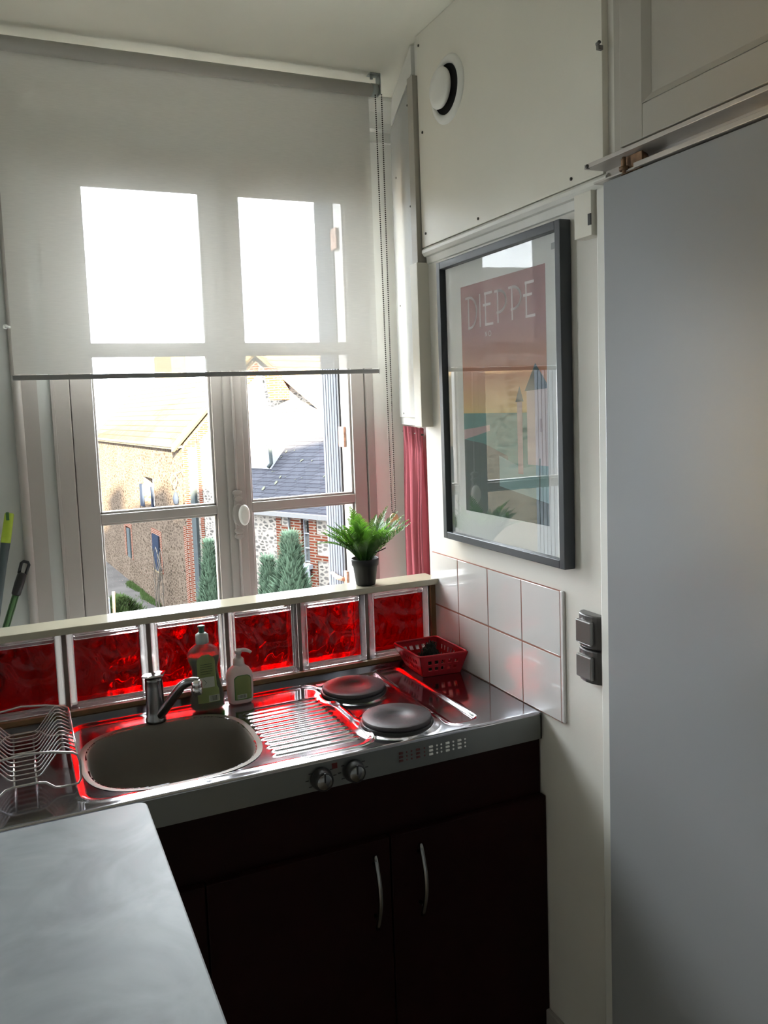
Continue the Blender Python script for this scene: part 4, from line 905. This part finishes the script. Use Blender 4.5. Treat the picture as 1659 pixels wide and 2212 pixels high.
# front wing with slate roof
w0 = c0-ng*2.5; dw = (ug.x, ug.y)
fw = thing('slate_roof_wing', 'brick and flint wing with dark slate roof, right pane view', 'house', (5.5, 15, ZG))
qw = lambda s_, z_, off=0: w0+ug*s_+ng*off+Vector((0, 0, z_))
holes = [(-8.20, -7.90, -2.83, -1.80)]
vplane(w0, dw, ZG, -1.66, -13.5, -4.95, .35, 'flint_pale', 'flint_wall', fw, holes)
mb = MB()
for a, b in ((-7.24, -7.06), (-7.92, -7.56), (-8.42, -8.18)): wbox(w0, dw, a, b, -.015, .06, -4.8, -1.72, None, None, None, mb)
for z_ in (-2.20, -2.68): wbox(w0, dw, -9.9, -8.42, -.015, .06, z_-.07, z_+.07, None, None, None, mb)
wbox(w0, dw, -8.42, -7.62, -.02, .06, -1.80, -1.68, None, None, None, mb); wbox(w0, dw, -7.06, -5.2, -.015, .06, -4.3, -3.9, None, None, None, mb)
wbox(w0, dw, -7.56, -7.24, -.015, .06, -2.15, -2.0, None, None, None, mb)
mb.build('brick_dressings', 'brick_red', fw)
mb = MB(); wbox(w0, dw, -8.19, -8.15, .06, .1, -2.83, -1.8, None, None, None, mb); wbox(w0, dw, -7.95, -7.91, .06, .1, -2.83, -1.8, None, None, None, mb)
for z_ in (-1.84, -2.16, -2.50, -2.82): wbox(w0, dw, -8.15, -7.95, .06, .1, z_, z_+.025, None, None, None, mb)
o_ = mb.build('window', 'pvc_white', fw)
wbox(w0, dw, -8.15, -7.95, .12, .13, -2.83, -2.14, 'net_curtain', 'net_curtain', o_)
wbox(w0, dw, -8.15, -7.95, .14, .16, -2.83, -1.8, 'dark_pane', 'pane', o_)
mb = MB(); wbox(w0, dw, -8.26, -7.84, -.14, .05, -2.94, -2.84, None, None, None, mb); wbox(w0, dw, -8.24, -7.86, -.12, -.09, -3.12, -2.94, None, None, None, mb); mb.build('window_box', 'pvc_white', fw)
p_ = qw(-7.545, -1.7, -.05); mb = MB(); mb.tube([p_, p_+Vector((0, 0, -3))], .025, 8); mb.build('downpipe', 'seal_dark', fw)
mb = MB(); mb.prism([qw(-4.9, -1.76, -.14), qw(-13.5, -1.76, -.14), qw(-13.5, .80, 2.42), qw(-4.9, .80, 2.42)], ng*.02+Vector((0, 0, .07))); rf = mb.build('slate_roof', 'slate', fw)
wbox(w0, dw, -13.5, -4.9, -.20, -.10, -1.76, -1.66, 'seal_dark', 'gutter', fw)
mb = MB(); rr = random.Random(8)
for i in range(46):
    s_ = rr.uniform(-9.3, -5.4); tt = rr.uniform(.25, 1.9); r_ = rr.choice((.012, .018, .02, .03, .05)); c = qw(s_, -1.62+tt+.075, tt)
    e_ = Vector((ng.x, ng.y, 1)).normalized(); pts = [c+ug*r_*cos(a*pi/4)*rr.uniform(.6, 1.1)+e_*r_*1.5*sin(a*pi/4)*rr.uniform(.6, 1.1) for a in range(8)]
    mb.prism(pts, Vector((-ng.x, -ng.y, 1)).normalized()*.006)
mb.build('lichen_spots', 'lichen', rf)
mb = MB(); mb.prism([qw(-13.5, .74, 2.40), qw(-4.9, .74, 2.40), qw(-4.9, .90, 2.40), qw(-13.5, .90, 2.40)], ng*.15); mb.build('ridge_tiles', 'tile_roof', fw)
# house opposite on the left, seen in the picture glass
oh = thing('corner_house', 'stone house with pale corner stones mirrored in the poster glass', 'house', (-9, 15, ZG))
vplane(Vector((-3.6, 14.5, 0)), (-.985, -.17), ZG, 1.6, 0, 13, .4, 'flint_warm', 'stone_wall', oh, [(3.4, 4.6, -2.2, -.2)])
vplane(Vector((-3.6, 14.48, 0)), (-.985, -.17), ZG, 1.6, 1.6, 3.0, -.06, 'cream_wood', 'corner_stones', oh)
wbox(Vector((-3.6, 14.5, 0)), (-.985, -.17), 3.4, 4.6, .15, .2, -2.2, -.2, 'zinc', 'window', oh)
mb = MB(); mb.prism([(-3.3, 14.2, 1.5), (-16.6, 11.9, 1.5), (-17.0, 14.5, 3.9), (-3.7, 16.8, 3.9)], (0, .05, .12)); mb.build('roof', 'slate', oh)
# street lamp bracket on the long house
t = thing('street_lamp', 'wrought-iron lantern bracket on the sunlit corner', 'lamp', (3.85, 24.6, -1.3))
P0_ = o1+D1*-3.8-N1*.0; m = MB()
cL = P0_-N1*.28+Vector((0, 0, -1.35)); m.tube([cL+N1*-.0+Vector((.10*cos(a*pi/12), 0, .17*sin(a*pi/12))) for a in range(24)], .014, 6, closed=True)
m.tube([P0_+Vector((0, 0, -1.1)), cL+Vector((0, 0, .17))], .014, 6); m.tube([cL+Vector((0, 0, -.17)), cL+Vector((.03, 0, -.42))], .012, 6); m.build('bracket', 'seal_dark', t)
m = MB(); m.lathe([(0, -1.75), (.05, -1.78), (.10, -1.95), (.08, -2.12), (.03, -2.16), (0, -2.16)], (cL.x+.03, cL.y, 0), n=12); m.build('lantern', 'shutter_blue', t)
# shrubs
def shrub(name, label, cat, base, h_, r_, mt, n, seed, shape, blade, grp=None):
    t = thing(name, label, cat, (base[0], base[1], base[2]), group=grp); rr = random.Random(seed); m = MB()
    m.tube([base, (base[0], base[1], base[2]+h_*.8)], [r_*.06, r_*.02], 6); m.build('trunk', 'soil', t)
    m = MB()
    for i in range(n):
        q = rr.random()**.8; a = rr.uniform(0, 2*pi); R_ = r_*shape(q)*(rr.uniform(.45, 1.08)); lump = 1+.22*sin(a*3+q*9)+.12*sin(a*7-q*17)
        p = Vector((base[0]+R_*lump*cos(a), base[1]+R_*lump*sin(a), base[2]+h_*q)); d_ = Vector((cos(a)*.6, sin(a)*.6, .9+rr.uniform(-.5, .4))).normalized(); s_ = Vector((-sin(a), cos(a), rr.uniform(-.3, .3)))*blade*.22
        L_ = blade*rr.uniform(.6, 1.3); v = [m.bm.verts.new(x) for x in (p-s_, p+s_, p+d_*L_)]; m.bm.faces.new(v)
    m.build('foliage', mt, t)
cone = lambda q: 1.25*(1-q)**1.25*(.6+.4*min(1, q*6+.4))+.02
shrub('conifer', 'blue-green conifer in front of the brick window, right pane', 'tree', (4.0, 14.0, ZG), 4.35, 1.0, 'conifer_green', 9000, 1, cone, .28, 'conifers below the window')
shrub('conifer', 'low blue-green conifer left of the tall one, right pane', 'tree', (4.07, 15.9, ZG), 3.60, .62, 'conifer_green', 4500, 2, cone, .26, 'conifers below the window')
shrub('conifer', 'slim blue-green conifer seen beside the window post, left pane', 'tree', (3.09, 17.5, ZG), 3.85, .55, 'conifer_green', 5500, 3, cone, .24, 'conifers below the window')
ball = lambda q: max(.05, 1-(2*q-1)**2)**.5
shrub('green_bush', 'bright green bush at the lower left of the lane', 'bush', (1.42, 22.0, ZG), 1.88, .62, 'bush_green', 7000, 4, ball, .16)
t = thing('climbing_plant', 'bare brown creeper against the stone house wall', 'plant', (3.45, 27.4, ZG)); m = MB(); rr = random.Random(6)
for k_ in range(9):
    x0_ = 26.9+rr.uniform(0, 1.3); pts = [(3.40-(x0_-27.4)*.07+rr.uniform(-.03, .02), x0_+rr.uniform(-.12, .12)*q, ZG+q*rr.uniform(.30, .42)) for q in range(7)]; m.tube(smoothpath(pts, 3), .012, 4)
m.build('stems', 'soil', t)
m = MB(); rr = random.Random(9)
for i in range(2600):
    y_ = rr.uniform(28.4, 33.6); x_ = 3.63-.07*(y_-28.33)-.06-abs(rr.gauss(0, .12))*(.25+.75*abs(sin(y_*1.1))); p = Vector((x_, y_, ZG)); a = rr.uniform(0, 6.28); s_ = Vector((cos(a), sin(a), 0))*.02
    m.bm.faces.new([m.bm.verts.new(v) for v in (p-s_, p+s_, p+Vector((rr.uniform(-.06, .06), rr.uniform(-.06, .06), rr.uniform(.06, .16))))])
tag(m.build('grass_tufts', 'bush_green'), 'green grass tufts along the foot of the stone wall', 'grass', kind='stuff')
t = thing('garden_post', 'white garden gate post at the lower left of the window view', 'post', (.98, 21, ZG))
m = MB(); m.box(.90, 1.08, 20.9, 21.1, ZG, -4.15); m.build('post', 'pvc_white', t); m = MB(); m.tube([(1.14, 21, ZG), (1.20, 21, -4.0)], .04, 8); m.build('stake', 'rust_steel', t)
